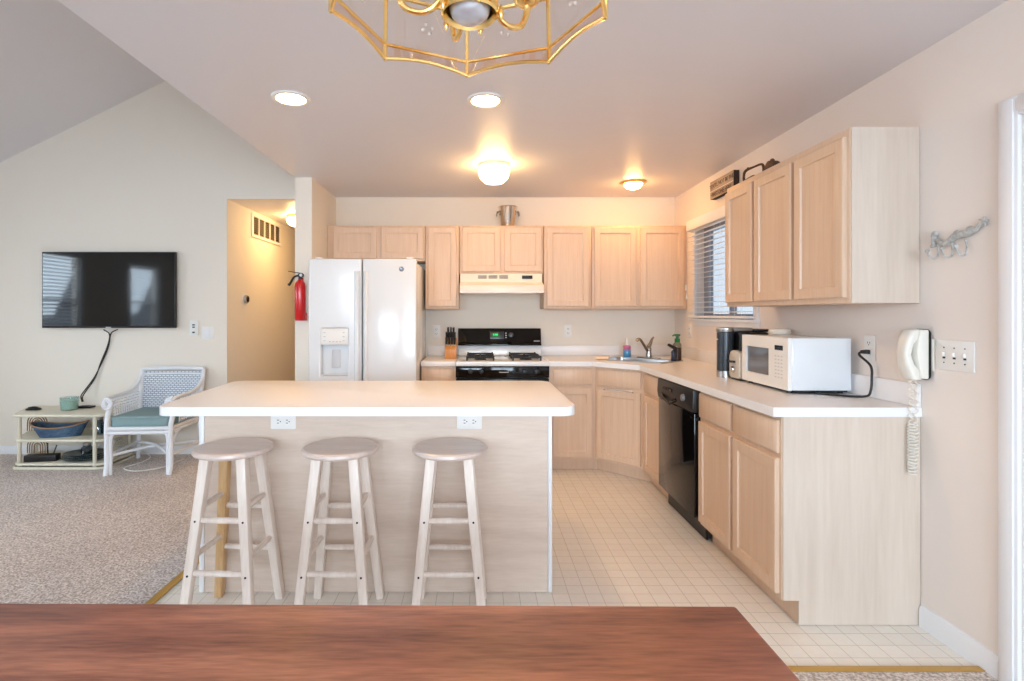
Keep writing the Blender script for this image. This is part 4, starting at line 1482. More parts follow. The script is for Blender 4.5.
# a driftwood piece lying on the cabinet, with an arched branch
zt = 2.1235
t.tube([(1.66, 3.37, zt + 0.014), (1.68, 3.33, zt + 0.022), (1.70, 3.26, zt + 0.030), (1.72, 3.19, zt + 0.020)], [0.012, 0.021, 0.028, 0.012], seg=10, smooth=5)
t.tube([(1.69, 3.36, zt + 0.02), (1.69, 3.37, zt + 0.075), (1.69, 3.345, zt + 0.105), (1.695, 3.25, zt + 0.105), (1.70, 3.18, zt + 0.100), (1.70, 3.155, zt + 0.075), (1.70, 3.15, zt + 0.02)], [0.009, 0.007, 0.009, 0.006, 0.007, 0.008, 0.011], seg=10, smooth=6)
t.sphere((1.69, 3.315, zt + 0.112), 0.009, sz=0.8)
t.tube([(1.72, 3.19, zt + 0.018), (1.735, 3.15, zt + 0.022), (1.74, 3.12, zt + 0.012)], [0.017, 0.018, 0.010], seg=10, smooth=4)
tag(t.build('driftwood', DRIFT), 'brown driftwood with a looped branch on top of the right wall cabinet', 'driftwood')
t = MB()
t.prism([(3.11, 0.0), (2.95, 0.0), (2.925, 0.024), (2.98, 0.036), (3.015, 0.072), (3.035, 0.082), (3.06, 0.066), (3.09, 0.038)], 1.655, 1.72, bev=0.012, M=Matrix(((0, 0, 1, 0), (1, 0, 0, 0), (0, 1, 0, zt + 0.0005), (0, 0, 0, 1))))
t.sphere((1.685, 3.035, zt + 0.079), 0.013)
tag(t.build('wood_carving', DRIFT), 'dark brown peaked wooden carving on top of the right wall cabinet', 'carving')
# ice bucket
t = thing('ice_bucket', 'silver ice bucket standing on the cabinet above the range hood', 'bucket', (0.276, 4.92, ZU1 + 0.0005))
HAM = mat('hammered_silver', (226, 220, 212), 0.16, metal=1.0, bump=0.25, bscale=60)
MB().lathe([(0, 0), (0.064, 0), (0.066, 0.004), (0.086, 0.188), (0.091, 0.194), (0.090, 0.199), (0.083, 0.196), (0.063, 0.012), (0, 0.010)], seg=40).build('bucket', HAM, t, local=True)
for s in (-1, 1):
    m = MB().tube([(s * 0.083, -0.022, 0.150), (s * 0.098, -0.024, 0.146), (s * 0.104, -0.02, 0.118), (s * 0.104, 0.02, 0.118), (s * 0.098, 0.024, 0.146), (s * 0.083, 0.022, 0.150)], 0.006, seg=8, smooth=4)
    m.build('handle', PEWTER, t, local=True)

# ------------------------------------------------------------------ ceiling lamps


def recessed(label, x, y):
    t = thing('ceiling_light', label, 'light', (x, y, ZC), 0, 'recessed ceiling lights')
    MB().lathe([(0.098, -0.0005), (0.098, -0.006), (0.090, -0.010), (0.074, -0.008), (0.070, -0.002), (0.070, -0.0005)], seg=36).build('trim_ring', WHITEP, t, local=True)
    MB().lathe([(0, -0.0085), (0.05, -0.0075), (0.0695, -0.003), (0.0695, -0.0008), (0, -0.0008)], seg=32).build('lens', LAMPON, t, local=True)
    return t


recessed('recessed ceiling light nearest the sloped living room ceiling', bx(291, 2.736), 2.736)
recessed('recessed ceiling light just beyond the brass chandelier', bx(485.5, 2.76), 2.76)
t = thing('ceiling_light', 'small dome ceiling light with brass ring above the sink', 'light', (1.315, 4.49, ZC))
MB().lathe([(0.112, -0.0005), (0.112, -0.005), (0.104, -0.011), (0.086, -0.016), (0.076, -0.016), (0.076, -0.0005)], seg=36).build('trim_ring', BRASS, t, local=True)
MB().lathe([(0.0755, -0.006), (0.0755, -0.014), (0.072, -0.028), (0.055, -0.046), (0.03, -0.056), (0, -0.058)], seg=32).build('dome', SINKON, t, local=True)


def dome(label, x, y, z, r, h, m_on, ringmat):
    t = thing('ceiling_light', label, 'light', (x, y, z))
    MB().lathe([(0, -0.0005), (r * 0.98, -0.0005), (r * 0.98, -0.022), (r * 0.90, -0.030), (0, -0.030)], seg=40).build('canopy', ringmat, t, local=True)
    MB().lathe([(r * 0.90, -0.031), (r, -0.040), (r * 0.99, -0.060), (r * 0.88, -0.060 - (h - 0.06) * 0.5), (r * 0.6, -0.060 - (h - 0.06) * 0.86), (r * 0.3, -h + 0.004), (0, -h)], seg=40).build('dome', m_on, t, local=True)
    return t


dome('frosted dome ceiling light in the middle of the kitchen', bx(494, 3.95), 3.95, ZC, 0.117, 0.146, DOMEON, ALMOND)
dome('frosted dome ceiling light in the hallway partly behind the wall end', -1.985, 5.86, 2.41, 0.125, 0.12, HALLON, BRASS)

# ------------------------------------------------------------------ chandelier
ccx, ccy, cz, R = -0.0135, 0.884, 1.826, 0.229
t = thing('chandelier', 'eight-sided brass and clear glass chandelier hanging over the dining table', 'chandelier', (ccx, ccy, cz), math.radians(2.5))
V8 = [Vector((R * math.sin(math.pi / 4 * k), R * math.cos(math.pi / 4 * k), 0)) for k in range(8)]
ZB0, ZB1, ZB2, ZB3 = 0.0, 0.028, 0.125, 0.27
pk = 0.985


def scallop(a, b, f, k=0.024):
    p = a.lerp(b, f)
    return p + Vector((0, 0, ZB0 + k * math.sin(math.pi * f) ** 1.0))


for k in range(8):
    a, b = V8[k], V8[(k + 1) % 8]
    ai, bi = a * pk, b * pk
    up1, up2 = Vector((0, 0, ZB1)), Vector((0, 0, ZB2))
    # scalloped brass edge below, with lower and upper brass lines
    MB().tube([scallop(a, b, j / 12, 0.010) for j in range(13)], 0.0038, seg=8).build('scalloped_edge', BRASS, t, local=True)
    m = MB()
    m.tube([a + up1, b + up1], 0.0034, seg=6)
    m.tube([ai + up2, bi + up2], 0.0042, seg=6)
    m.tube([a + Vector((0, 0, -0.001)), a + up1, ai + up2, a * 0.42 + Vector((0, 0, ZB3))], 0.0044, seg=8)
    m.tube([a * 0.42 + Vector((0, 0, ZB3)), b * 0.42 + Vector((0, 0, ZB3))], 0.004, seg=6)
    m.sphere(a + Vector((0, 0, -0.001)), 0.0042)
    m.build('brass_rib', BRASS, t, local=True)
    # glass: low bevelled strip, side pane, sloping roof pane
    tb = bmesh.new()
    lo = [tb.verts.new(scallop(a, b, j / 12, 0.010)) for j in range(13)]
    hi = [tb.verts.new((a + up1).lerp(b + up1, j / 12)) for j in range(13)]
    for j in range(12):
        tb.faces.new((lo[j], lo[j + 1], hi[j + 1], hi[j]))
    m = MB()
    m._merge(tb)
    m.build('bevel_strip', GLASSB, t, local=True)
    tb = bmesh.new()
    tb.faces.new([tb.verts.new(p) for p in (a + up1, b + up1, bi + up2, ai + up2)])
    m = MB()
    m._merge(tb)
    gp = m.build('glass_pane', GLASSP, t, local=True)
    if k in (0, 7, 1, 6):
        mid = (a + b) / 2 * 0.985 + Vector((0, 0, 0.075))
        d = (b - a).normalized()
        m = MB()
        for q in range(4):
            an = q * math.pi / 2 + 0.4
            m.sphere(mid + d * (0.011 * math.cos(an)) + Vector((0, 0, 0.009 * math.sin(an))), 0.0042, seg=8)
        m.build('etched_flower', mat('etched_glass', (222, 208, 198), 0.6), gp, local=True)
    tb = bmesh.new()
    tb.faces.new([tb.verts.new(p) for p in (ai + up2, bi + up2, b * 0.42 + Vector((0, 0, ZB3)), a * 0.42 + Vector((0, 0, ZB3)))])
    m = MB()
    m._merge(tb)
    m.build('roof_pane', GLASSP, t, local=True)
m = MB()
m.lathe([(0.0, 0.30), (0.10, 0.272), (0.105, 0.266), (0.03, 0.266), (0.0, 0.266)], seg=32)
m.cyl((0, 0, 0.03), (0, 0, 0.60), 0.008, seg=10)
m.build('stem', BRASS, t, local=True)
m = MB().lathe([(0.040, 0.004), (0.045, -0.004), (0.048, 0.000), (0.048, 0.030), (0.036, 0.055), (0.012, 0.068), (0, 0.068)], seg=36)
m.build('lamp_dish', BRASS, t, local=True)
bb = MB().lathe([(0, -0.016), (0.018, -0.013), (0.030, -0.005), (0.036, 0.010), (0.034, 0.036), (0.014, 0.058), (0, 0.058)], seg=32).build('reflector_bulb', mat('silvered_bulb', (210, 214, 222), 0.22, metal=0.55), t, local=True)
for k in range(5):
    a = 2 * math.pi * k / 5 + 0.55
    d = Vector((math.cos(a), math.sin(a), 0))
    am = MB().tube([d * 0.045 + Vector((0, 0, 0.045)), d * 0.055 + Vector((0, 0, 0.018)), d * 0.078 + Vector((0, 0, 0.004)), d * 0.108 + Vector((0, 0, 0.012)), d * 0.122 + Vector((0, 0, 0.040)), d * 0.122 + Vector((0, 0, 0.055))], [0.006, 0.0055, 0.005, 0.0055, 0.006, 0.007], seg=10, smooth=6).build('arm', BRASS, t, local=True)
    m = MB().lathe([(0, 0.050), (0.012, 0.052), (0.022, 0.060), (0.024, 0.066), (0.012, 0.068), (0.011, 0.078), (0.0125, 0.085), (0, 0.085)], d * 0.122, seg=20)
    m.build('candle_cup', BRASS, am, local=True)
    MB().lathe([(0.0085, 0.086), (0.0085, 0.130), (0.013, 0.145), (0.012, 0.165), (0.004, 0.190), (0, 0.195)], d * 0.122, seg=16).build('candle_bulb', WHITEP, am, local=True)
for k in range(5):
    a = 2 * math.pi * k / 5 + 0.55 + math.pi / 5
    d = Vector((math.cos(a), math.sin(a), 0))
    MB().lathe([(0, 0.012), (0.003, 0.006), (0.0055, -0.004), (0.002, -0.014), (0, -0.016)], d * 0.052 + Vector((0, 0, 0.004)), seg=10).build('finial', BRASS, t, local=True)
m = MB()
m.lathe([(0, 0.6115), (0.06, 0.6115), (0.058, 0.600), (0.02, 0.588), (0, 0.588)], seg=28)
m.build('ceiling_canopy', BRASS, t, local=True)

# ------------------------------------------------------------------ hall wall things, extinguisher
t = thing('return_air_vent', 'white louvred air vent high on the hallway wall', 'vent', (XH, 5.93, 2.13))
vy0, vy1, vz0, vz1 = 5.53, 6.34, 2.135, 2.385
m = MB().slab_with_holes(vy0, vy1, vz0, vz1, [(vy0 + 0.035 + k * 0.150, vy0 + 0.171 + k * 0.150, vz0 + 0.03, vz1 - 0.03) for k in range(5)], XH + 0.001, XH + 0.015, 'x')
m.build('vent_frame', WHITEP, t)
for k in range(5):
    a = vy0 + 0.036 + k * 0.150
    m = MB()
    for j in range(9):
        m.box(-0.008, 0.008, a, a + 0.134, -0.001, 0.001, M=Matrix.Translation((XH + 0.011, 0, vz0 + 0.04 + j * 0.0215)) @ Matrix.Rotation(math.radians(35), 4, 'Y'))
    m.build('louvre', mat('louvre_tan', (176, 160, 132), 0.5), t)
MB().box(XH + 0.0005, XH + 0.002, vy0 + 0.03, vy1 - 0.03, vz0 + 0.03, vz1 - 0.03).build('duct_screen', DARKG, t)
t = thing('thermostat', 'round dark thermostat on a white plate on the hallway wall', 'thermostat', (XH, 5.38, 1.42))
MB().box(XH + 0.0005, XH + 0.006, 5.32, 5.43, 1.42, 1.53, 0.003).build('back_plate', WHITEP, t)
M0 = Matrix.Translation((XH + 0.0065, 5.375, 1.475)) @ RIGHTW
MB().lathe([(0, 0.0), (0.042, 0.0), (0.043, 0.012), (0.040, 0.026), (0, 0.028)], seg=28, M=M0).build('dial', STEEL, t)
MB().lathe([(0, 0.0285), (0.032, 0.0285), (0.030, 0.031), (0, 0.0315)], seg=28, M=M0).build('dial_face', BLACKG, t)

ex, ey = -1.437, 4.282
t = thing('fire_extinguisher', 'red fire extinguisher hanging on the wall end beside the refrigerator', 'fire extinguisher', (ex, ey, 1.272))
MB().lathe([(0, 0.0), (0.036, 0.0), (0.043, 0.010), (0.043, 0.275), (0.038, 0.302), (0.022, 0.322), (0.016, 0.334), (0, 0.334)], seg=32).build('cylinder_body', RED, t, local=True)
m = MB().cyl((0, 0, 0.3345), (0, 0, 0.362), 0.014, seg=16).box(-0.014, 0.028, -0.012, 0.012, 0.352, 0.378, 0.004)
m.build('valve', BLACKP, t, local=True)
MB().bar((0.02, 0, 0.379), (-0.095, -0.005, 0.398), 0.016, 0.012, 0.008, 0.006, up=(0, 0, 1), bev=0.002).build('squeeze_handle', BLACKP, t, local=True)
MB().tube([(-0.012, -0.006, 0.365), (-0.045, -0.012, 0.350), (-0.075, -0.015, 0.300), (-0.088, -0.015, 0.285)], [0.008, 0.008, 0.010, 0.012], seg=10, smooth=5).build('nozzle', BLACKP, t, local=True)
MB().cyl((0.012, -0.0125, 0.366), (0.012, -0.022, 0.366), 0.012, seg=16).build('gauge', STEEL, t, local=True)
m = MB()
m.box(0.02, 0.045, 0.012, 0.046, 0.0, 0.06, 0.002).box(-0.01, 0.012, 0.0435, 0.0465, 0.05, 0.35)
m.build('bracket', RED, t, local=True)

# ------------------------------------------------------------------ television and cable
tx0, tx1, tz0, tz1 = -4.064, -2.822, 1.195, 1.904
t = thing('television', 'black flat-screen television mounted on the living room wall', 'television', ((tx0 + tx1) / 2, YT, tz0))
MB().box(tx0, tx1, YT - 0.062, YT - 0.03, tz0, tz1, 0.004).build('housing', BLACKP, t)
MB().box(tx0 + 0.009, tx1 - 0.009, YT - 0.0635, YT - 0.0622, tz0 + 0.018, tz1 - 0.009).build('screen', TVS, t)
MB().box((tx0 + tx1) / 2 - 0.2, (tx0 + tx1) / 2 + 0.2, YT - 0.0298, YT - 0.0005, 1.40, 1.75, 0.004).build('wall_mount', BLACKM, t)
xm_ = (tx0 + tx1) / 2
MB().box(xm_ - 0.025, xm_ + 0.025, YT - 0.0655, YT - 0.0622, tz0 - 0.004, tz0 + 0.010, 0.001).build('sensor_bar', GREYP, t)


def tvp(px, py, Y):
    return Vector((bx(px, Y), Y, EYE - (py - VPY) * Y / F_PX))


m = MB()
m.tube([tvp(103.5, 329.5, 4.955), tvp(109.5, 334.5, 4.975), tvp(107.5, 346, 4.985), tvp(101, 362, 4.985), tvp(95, 378, 4.975), tvp(86, 391, 4.94), tvp(82.5, 397, 4.89), tvp(83, 401.5, 4.86)], 0.0055, seg=8, smooth=6)
m.tube([tvp(117.5, 329.5, 4.955), tvp(111, 333.5, 4.975), tvp(108.5, 346, 4.988), tvp(103, 360, 4.985), tvp(94.5, 377, 4.978), tvp(85, 390, 4.945), tvp(81, 396, 4.89), tvp(82, 401.6, 4.86)], 0.005, seg=8, smooth=6)
tag(m.build('television_cable', CORDB), 'black cables hanging from the television down to the rattan table', 'cable')

t = thing('wall_control', 'narrow white control with dark buttons on the wall near the television', 'wall control', tvp(194.7, 328, YT))
M0 = Matrix.Translation(tvp(194.7, 328, YT)) @ FRONT
MB().prism(rrect(-0.038, 0.038, -0.070, 0.070, 0.008), 0.0005, 0.02, bev=0.003, M=M0).build('housing', WHITEP, t)
m = MB()
for y in (0.03, 0.008, -0.04):
    m.box(-0.012, 0.012, y - 0.006, y + 0.006, 0.02, 0.022, 0.001, M=M0)
m.build('button', DARKG, t)
t = thing('light_switch', 'white rocker switch plate on the living room wall beside the hallway', 'switch', tvp(208, 333, YT))
M0 = Matrix.Translation(tvp(208, 333, YT)) @ FRONT
MB().prism(rrect(-0.058, 0.058, -0.060, 0.060, 0.005), 0.0005, 0.006, bev=0.002, M=M0).build('cover_plate', WHITEP, t)
MB().box(-0.022, 0.022, -0.034, 0.034, 0.006, 0.010, 0.002, M=M0).build('rocker', TRIM, t)

# ------------------------------------------------------------------ rattan side table
t = thing('rattan_table', 'low cream rattan side table with three tiers under the television', 'side table', (-3.5, 4.70, 0))
TIER = round_poly([(-3.950, 4.490), (-3.160, 4.490), (-3.160, 4.93), (-4.165, 4.93)], 0.075, 8)


def tier(inset):
    cx_, cy_ = -3.58, 4.71
    return [(cx_ + (x - cx_) * (1 - inset / 0.42), cy_ + (y - cy_) * (1 - inset / 0.22)) for x, y in TIER]


for name, z0, z1, ins in (('table_top', 0.448, 0.472, 0.0), ('middle_shelf', 0.236, 0.256, 0.012), ('bottom_shelf', 0.036, 0.054, 0.012)):
    m = MB().prism(tier(ins + 0.01), z0 + 0.004, z1, bev=0.003)
    pt = [(x, y, (z0 + z1) / 2) for x, y in tier(ins + 0.006)]
    m.tube(pt, 0.0125, closed=True, seg=8)
    m.build(name, RATTC, t)
m = MB().tube([(x, y, 0.0140) for x, y in tier(0.006)], 0.013, closed=True, seg=8)
m.build('base_hoop', RATTC, t)
for x, y in ((-3.918, 4.528), (-3.262, 4.512), (-4.075, 4.89), (-3.21, 4.875), (-3.188, 4.585)):
    MB().cyl((x, y, 0.008), (x, y, 0.449), 0.0155, seg=14).build('post', RATTC, t)
for z0, hgt in ((0.056, 0.165), (0.258, 0.175)):
    for ax, ay, ux, uy in ((-4.125, 4.835, 1, 0), (-3.195, 4.62, 0, 1)):
        m = MB()
        for rr in (0.03, 0.05, 0.07, 0.09):
            P = [(ax + ux * (0.105 - rr * math.cos(math.pi * k / 12)), ay + uy * (0.105 - rr * math.cos(math.pi * k / 12)), z0 + hgt - 0.105 + rr * math.sin(math.pi * k / 12)) for k in range(13)]
            m.tube([(P[0][0], P[0][1], z0)] + P + [(P[-1][0], P[-1][1], z0)], 0.0048, seg=6)
        m.build('arch_trellis', RATTD if ux else RATTC, t)

# on the table
ZT = 0.4725
p = tvp(69.5, 404, 4.60)
t = thing('candle_jar', 'teal glass candle jar on top of the rattan table', 'candle', (bx(69.5, 4.72), 4.72, ZT))
MB().lathe([(0, 0.001), (0.064, 0.001), (0.066, 0.006), (0.072, 0.112), (0.070, 0.114), (0.066, 0.110), (0.0605, 0.010), (0, 0.008)], seg=32).build('jar', GLASST, t, local=True)
MB().lathe([(0, 0.0085), (0.060, 0.0105), (0.0640, 0.088), (0, 0.089)], seg=28).build('wax', CANDLE, t, local=True)
m = MB().tube([(-3.995, 4.690, ZT + 0.008), (-3.955, 4.660, ZT + 0.012), (-3.905, 4.680, ZT + 0.010), (-3.895, 4.720, ZT + 0.008), (-3.945, 4.740, ZT + 0.012), (-3.995, 4.720, ZT + 0.010)], 0.008, closed=True, seg=8, smooth=6)
m.tube([(-3.975, 4.690, ZT + 0.022), (-3.925, 4.680, ZT + 0.026), (-3.915, 4.710, ZT + 0.022), (-3.955, 4.720, ZT + 0.024)], 0.007, closed=True, seg=8, smooth=6)
tag(m.build('cord_coil', CORDB), 'small dark coil of cord at the far end of the rattan table top', 'cord')
m = MB().box(-0.062, 0.062, -0.035, 0.035, 0, 0.018, 0.005, M=Matrix.Translation((bx(86.5, 4.82), 4.82, ZT + 0.001)))
tag(m.build('media_player', BLACKP), 'flat black box on the rattan table where the cables end', 'electronics')

# boat-shaped tray on the middle shelf


def hull(cx, cy, z, L, Wd, H, ang, name, material, parent):
    tb = bmesh.new()
    N = 22
    rings = []
    for (s, hz) in ((0.72, 0.0), (1.0, 1.0), (0.96, 1.0), (0.68, 0.10)):
        ring = []
        for k in range(N):
            a = 2 * math.pi * k / N
            c, sn_ = math.cos(a), math.sin(a)
            x = L / 2 * s * math.copysign(abs(c) ** 0.9, c)
            y = Wd / 2 * s * sn_ * (1 - 0.25 * c)
            ring.append(tb.verts.new((x, y, H * hz * (1.0 + 0.45 * c * c if hz > 0.5 else 1))))
        rings.append(ring)
    tb.faces.new(rings[0][::-1])
    for a, b in zip(rings[:-1], rings[1:]):
        for k in range(N):
            tb.faces.new((a[k], a[(k + 1) % N], b[(k + 1) % N], b[k]))
    tb.faces.new(rings[-1])
    bmesh.ops.recalc_face_normals(tb, faces=tb.faces)
    tb.transform(Matrix.Translation((cx, cy, z)) @ Matrix.Rotation(ang, 4, 'Z'))
    m = MB()
    m._merge(tb)
    return m.build(name, material, parent), [(Matrix.Translation((cx, cy, z)) @ Matrix.Rotation(ang, 4, 'Z')) @ Vector((L / 2 * 1.0 * math.copysign(abs(math.cos(2 * math.pi * k / N)) ** 0.9, math.cos(2 * math.pi * k / N)), Wd / 2 * math.sin(2 * math.pi * k / N) * (1 - 0.25 * math.cos(2 * math.pi * k / N)), H * (1.0 + 0.45 * math.cos(2 * math.pi * k / N) ** 2))) for k in range(N)]


t = thing('boat_tray', 'weathered blue boat-shaped tray on the middle shelf of the rattan table', 'tray', (-3.66, 4.65, 0.2565))
_, rim = hull(-3.66, 4.650, 0.2570, 0.44, 0.22, 0.085, 0.18, 'hull', BLUEW, t)
MB().tube([v + Vector((0, 0, 0.002)) for v in rim], 0.006, closed=True, seg=6).build('rope_rim', ROPE, t)


def jar(label, x, y, z, r, h, lidded=True):
    t = thing('glass_jar', label, 'jar', (x, y, z), 0, 'glass jars on the rattan table')
    MB().lathe([(0, 0.0008), (r * 0.9, 0.0008), (r, 0.006), (r, h * 0.72), (r * 0.7, h * 0.86), (r * 0.7, h), (r * 0.66, h), (r * 0.66, h * 0.86), (r * 0.94, h * 0.71), (r * 0.94, 0.008), (0, 0.006)], seg=24).build('jar', glass('jar_glass', (190, 206, 214), mixv=0.5) if 'jar_glass' not in MATS else MATS['jar_glass'], t, local=True)
    MB().lathe([(0, h + 0.001), (r * 0.72, h + 0.001), (r * 0.74, h + 0.02), (r * 0.2, h + 0.028), (0, h + 0.028)], seg=24).build('lid', STEEL, t, local=True)


jar('glass jar with metal lid on the middle shelf at the tray end', -3.375, 4.72, 0.2565, 0.042, 0.13)
jar('second glass jar on the middle shelf close to the white chair', -3.275, 4.70, 0.2565, 0.040, 0.12)
t = MB()
RX = -3.768
t.box(-0.125, 0.125, -0.04, 0.04, 0, 0.058, 0.008, M=Matrix.Translation((RX, 4.585, 0.0548)) @ Matrix.Rotation(math.radians(9), 4, 'Z'))
t.cyl((RX + 0.03, 4.605, 0.105), (RX + 0.025, 4.61, 0.205), 0.005, seg=8)
t.cyl((RX + 0.075, 4.61, 0.105), (RX + 0.10, 4.615, 0.185), 0.005, seg=8)
tag(t.build('router', BLACKP), 'black wireless router with antennas on the bottom shelf of the rattan table', 'router')
for k in range(3):
    t = MB().lathe([(0, 0), (0.12, 0), (0.175 - 0.008 * k, 0.014), (0.18 - 0.008 * k, 0.018), (0.172 - 0.008 * k, 0.018), (0.118, 0.007), (0, 0.006)], (-3.45, 4.66, 0.0548 + 0.0195 * k), seg=36, sx=1.05, sy=0.82)
    tag(t.build('plate', TEALC), ('lowest', 'middle', 'topmost')[k] + ' of three stacked dark teal plates on the bottom rattan shelf', 'plate', 'stacked teal plates')
jar('glass jar with metal lid standing on the stacked teal plates', -3.43, 4.65, 0.0548 + 0.0585 - 0.0115, 0.043, 0.075)
# white cable down behind the table
m = MB().tube([(-3.52, 4.975, 0.30), (-3.40, 4.97, 0.14), (-3.22, 4.96, 0.06), (-3.03, 4.90, 0.012), (-2.98, 4.70, 0.012), (-3.02, 4.52, 0.012), (-2.85, 4.43, 0.012), (-2.70, 4.55, 0.012), (-2.66, 4.80, 0.012)], 0.005, seg=8, smooth=8)
tag(m.build('white_cable', WHITEP), 'white cable lying on the carpet behind the wicker chair legs', 'cable')

# ------------------------------------------------------------------ wicker chair
CX = -2.798
t = thing('wicker_chair', 'white wicker armchair with teal seat cushion beside the rattan table', 'chair', (CX, 4.6, 0), math.radians(4))
yf, yb2 = 4.345, 4.86
hw = 0.252
for s in (-1, 1):
    x = CX + s * hw
    # front leg rises, then sweeps forward into the arm
    m = MB().tube([(x - s * 0.002, yf - 0.022, 0.006), (x, yf, 0.10), (x, yf, 0.25), (x, yf, 0.40), (x + s * 0.006, yf + 0.02, 0.48), (x + s * 0.008, yf + 0.05, 0.54), (x + s * 0.010, yf + 0.085, 0.60)], 0.020, seg=12, smooth=5)
    m.build('front_leg', RATTW, t)
    m = MB().tube([(x - s * 0.028, yf + 0.004, 0.008), (x - s * 0.028, yf + 0.006, 0.20), (x - s * 0.030, yf + 0.006, 0.31), (x - s * 0.055, yf + 0.006, 0.348), (x - s * 0.09, yf + 0.006, 0.356)], 0.013, seg=10, smooth=5)
    m.build('leg_brace', RATTW, t)
    m = MB().tube([(x + s * 0.045, yb2 + 0.02, 0.006), (x + s * 0.02, yb2 - 0.02, 0.20), (x + s * 0.008, yb2 - 0.03, 0.40), (x + s * 0.015, yb2 + 0.0, 0.60), (x + s * 0.022, yb2 + 0.045, 0.815)], 0.018, seg=12, smooth=5)
    m.build('rear_leg', RATTW, t)
    # arm from back top sweeping down to the front scroll
    P = [(x + s * 0.022, yb2 + 0.045, 0.815), (x + s * 0.025, yb2 + 0.02, 0.745), (x + s * 0.022, yb2 - 0.07, 0.672), (x + s * 0.022, yb2 - 0.20, 0.640), (x + s * 0.020, yf + 0.12, 0.632), (x + s * 0.018, yf + 0.03, 0.628)]
    cyr, czr = yf + 0.025, 0.585
    for k in range(1, 15):
        a = math.pi / 2 + k * math.pi / 5.2
        r = 0.044 * (1 - k / 20)
        P.append((x + s * 0.014, cyr + r * math.cos(a), czr + r * math.sin(a)))
    MB().tube(P, 0.0155, seg=10, smooth=4).build('arm', RATTW, t)
    # the scroll as seen from the front, turned outwards
    P = []
    for k in range(26):
        a = math.pi / 2 + s * -0.3 + s * k * math.pi / 7
        r = 0.048 * (1 - k / 34)
        P.append((x + s * 0.0 + r * math.cos(a), yf - 0.004, 0.588 + r * math.sin(a)))
    MB().tube(P, 0.011, seg=8).build('scroll', RATTW, t)
    # woven side below the arm
    m = MB()
    for k in range(12):
        f = k / 11
        y = yf + 0.13 + f * (yb2 - yf - 0.16)
        m.tube([(x + s * 0.004, y, 0.41), (x + s * 0.020, y, 0.640 + 0.03 * f * f)], 0.005, seg=6)
    for k in range(9):
        z = 0.43 + k * 0.024
        m.tube([(x + s * 0.012, yf + 0.115, z), (x + s * 0.014, yb2 - 0.02, z)], 0.0045, seg=6)
    m.build('woven_side', RATTW, t)
    m = MB()
    for z, dz in ((0.385, 0.0), (0.355, 0.0)):
        m.tube([(x, yf, z), (x + s * 0.006, yb2 - 0.03, z)], 0.014, seg=8)
    m.tube([(x, yf + 0.01, 0.22), (x, yf + 0.06, 0.31), (x, yf + 0.14, 0.345)], 0.012, seg=8, smooth=4)
    m.tube([(x + s * 0.004, yf, 0.165), (x + s * 0.02, yb2 - 0.02, 0.165)], 0.012, seg=8)
    m.build('side_rail', RATTW, t)
m = MB()
m.tube([(CX - hw, yf - 0.004, 0.386), (CX + hw, yf - 0.004, 0.386)], 0.017, seg=10)
m.tube([(CX - hw, yf - 0.004, 0.352), (CX + hw, yf - 0.004, 0.352)], 0.015, seg=10)
m.build('front_rail', RATTW, t)
m = MB()
m.tube([(CX - hw - 0.005, yb2 - 0.03, 0.386), (CX + hw + 0.005, yb2 - 0.03, 0.386)], 0.016, seg=10)
m.build('rear_rail', RATTW, t)
m = MB()
m.tube([(CX - hw + 0.02, yf + 0.01, 0.165), (CX, 4.60, 0.185), (CX + hw + 0.012, yb2 - 0.03, 0.165)], 0.012, seg=8, smooth=6)
m.tube([(CX + hw - 0.02, yf + 0.01, 0.165), (CX, 4.60, 0.190), (CX - hw - 0.012, yb2 - 0.03, 0.165)], 0.012, seg=8, smooth=6)
m.build('cross_stretcher', RATTW, t)
m = MB().box(CX - hw + 0.01, CX + hw - 0.01, yf + 0.015, yb2 - 0.03, 0.372, 0.392, 0.005)
m.build('seat_deck', RATTW, t)
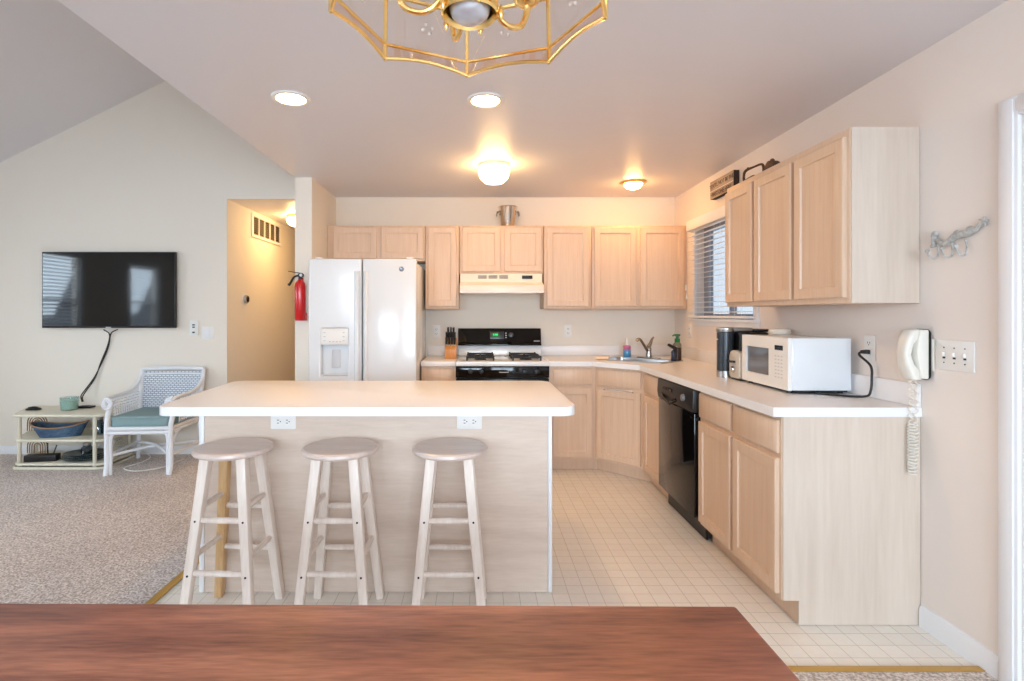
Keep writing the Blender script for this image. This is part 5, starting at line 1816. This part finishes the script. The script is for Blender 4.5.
# back: top rail and woven cane panel
m = MB()
m.tube([(CX - hw - 0.022, yb2 + 0.045, 0.818), (CX - 0.15, yb2 + 0.062, 0.822), (CX, yb2 + 0.066, 0.824), (CX + 0.15, yb2 + 0.062, 0.822), (CX + hw + 0.022, yb2 + 0.045, 0.818)], 0.018, seg=10, smooth=5)
m.tube([(CX - hw - 0.022, yb2 + 0.036, 0.772), (CX, yb2 + 0.056, 0.776), (CX + hw + 0.022, yb2 + 0.036, 0.772)], 0.009, seg=8, smooth=5)
m.build('top_rail', RATTW, t)
tb = bmesh.new()
grid = []
NU, NV = 28, 14
for j in range(NV + 1):
    v = j / NV
    row = []
    for i in range(NU + 1):
        u = i / NU * 2 - 1
        w = hw + 0.012 + 0.014 * v
        row.append(tb.verts.new((CX + u * w, yb2 - 0.015 + 0.052 * v ** 1.5 + 0.018 * (1 - u * u), 0.40 + v * 0.40)))
    grid.append(row)
for j in range(NV):
    for i in range(NU):
        tb.faces.new((grid[j][i], grid[j][i + 1], grid[j + 1][i + 1], grid[j + 1][i]))
m = MB()
m._merge(tb)
CANE = mat('white_woven_cane', (228, 232, 238), 0.6)
nt = CANE.node_tree
_tc = nt.nodes.new('ShaderNodeTexCoord')
_ch = nt.nodes.new('ShaderNodeTexBrick')
_ch.inputs['Scale'].default_value = 1
_ch.inputs['Brick Width'].default_value = 0.034
_ch.inputs['Row Height'].default_value = 0.017
_ch.inputs['Mortar Size'].default_value = 0.0035
_ch.inputs['Color1'].default_value = srgb(236, 240, 246)
_ch.inputs['Color2'].default_value = srgb(224, 230, 238)
_ch.inputs['Mortar'].default_value = srgb(150, 158, 172)
_mp = nt.nodes.new('ShaderNodeMapping')
_mp.inputs['Rotation'].default_value = (math.pi / 2, 0, 0)
nt.links.new(_tc.outputs['Object'], _mp.inputs['Vector'])
nt.links.new(_mp.outputs['Vector'], _ch.inputs['Vector'])
nt.links.new(_ch.outputs['Color'], nt.nodes['Principled BSDF'].inputs['Base Color'])
cp = m.build('cane_back', CANE, t)
so = cp.modifiers.new('thickness', 'SOLIDIFY')
so.thickness = 0.010
# cushion
m = MB()
m.prism(rrect(CX - hw + 0.024, CX + hw - 0.024, yf + 0.0, yb2 - 0.05, 0.04), 0.394, 0.484, bev=0.024, seg=4)
cu = m.build('seat_cushion', TEAL, t)
m = MB()
for z in (0.404, 0.470):
    m.tube([(x, y, z) for x, y in rrect(CX - hw + 0.020, CX + hw - 0.020, yf - 0.004, yb2 - 0.046, 0.044)], 0.005, closed=True, seg=6)
m.build('piping', TEAL, cu)
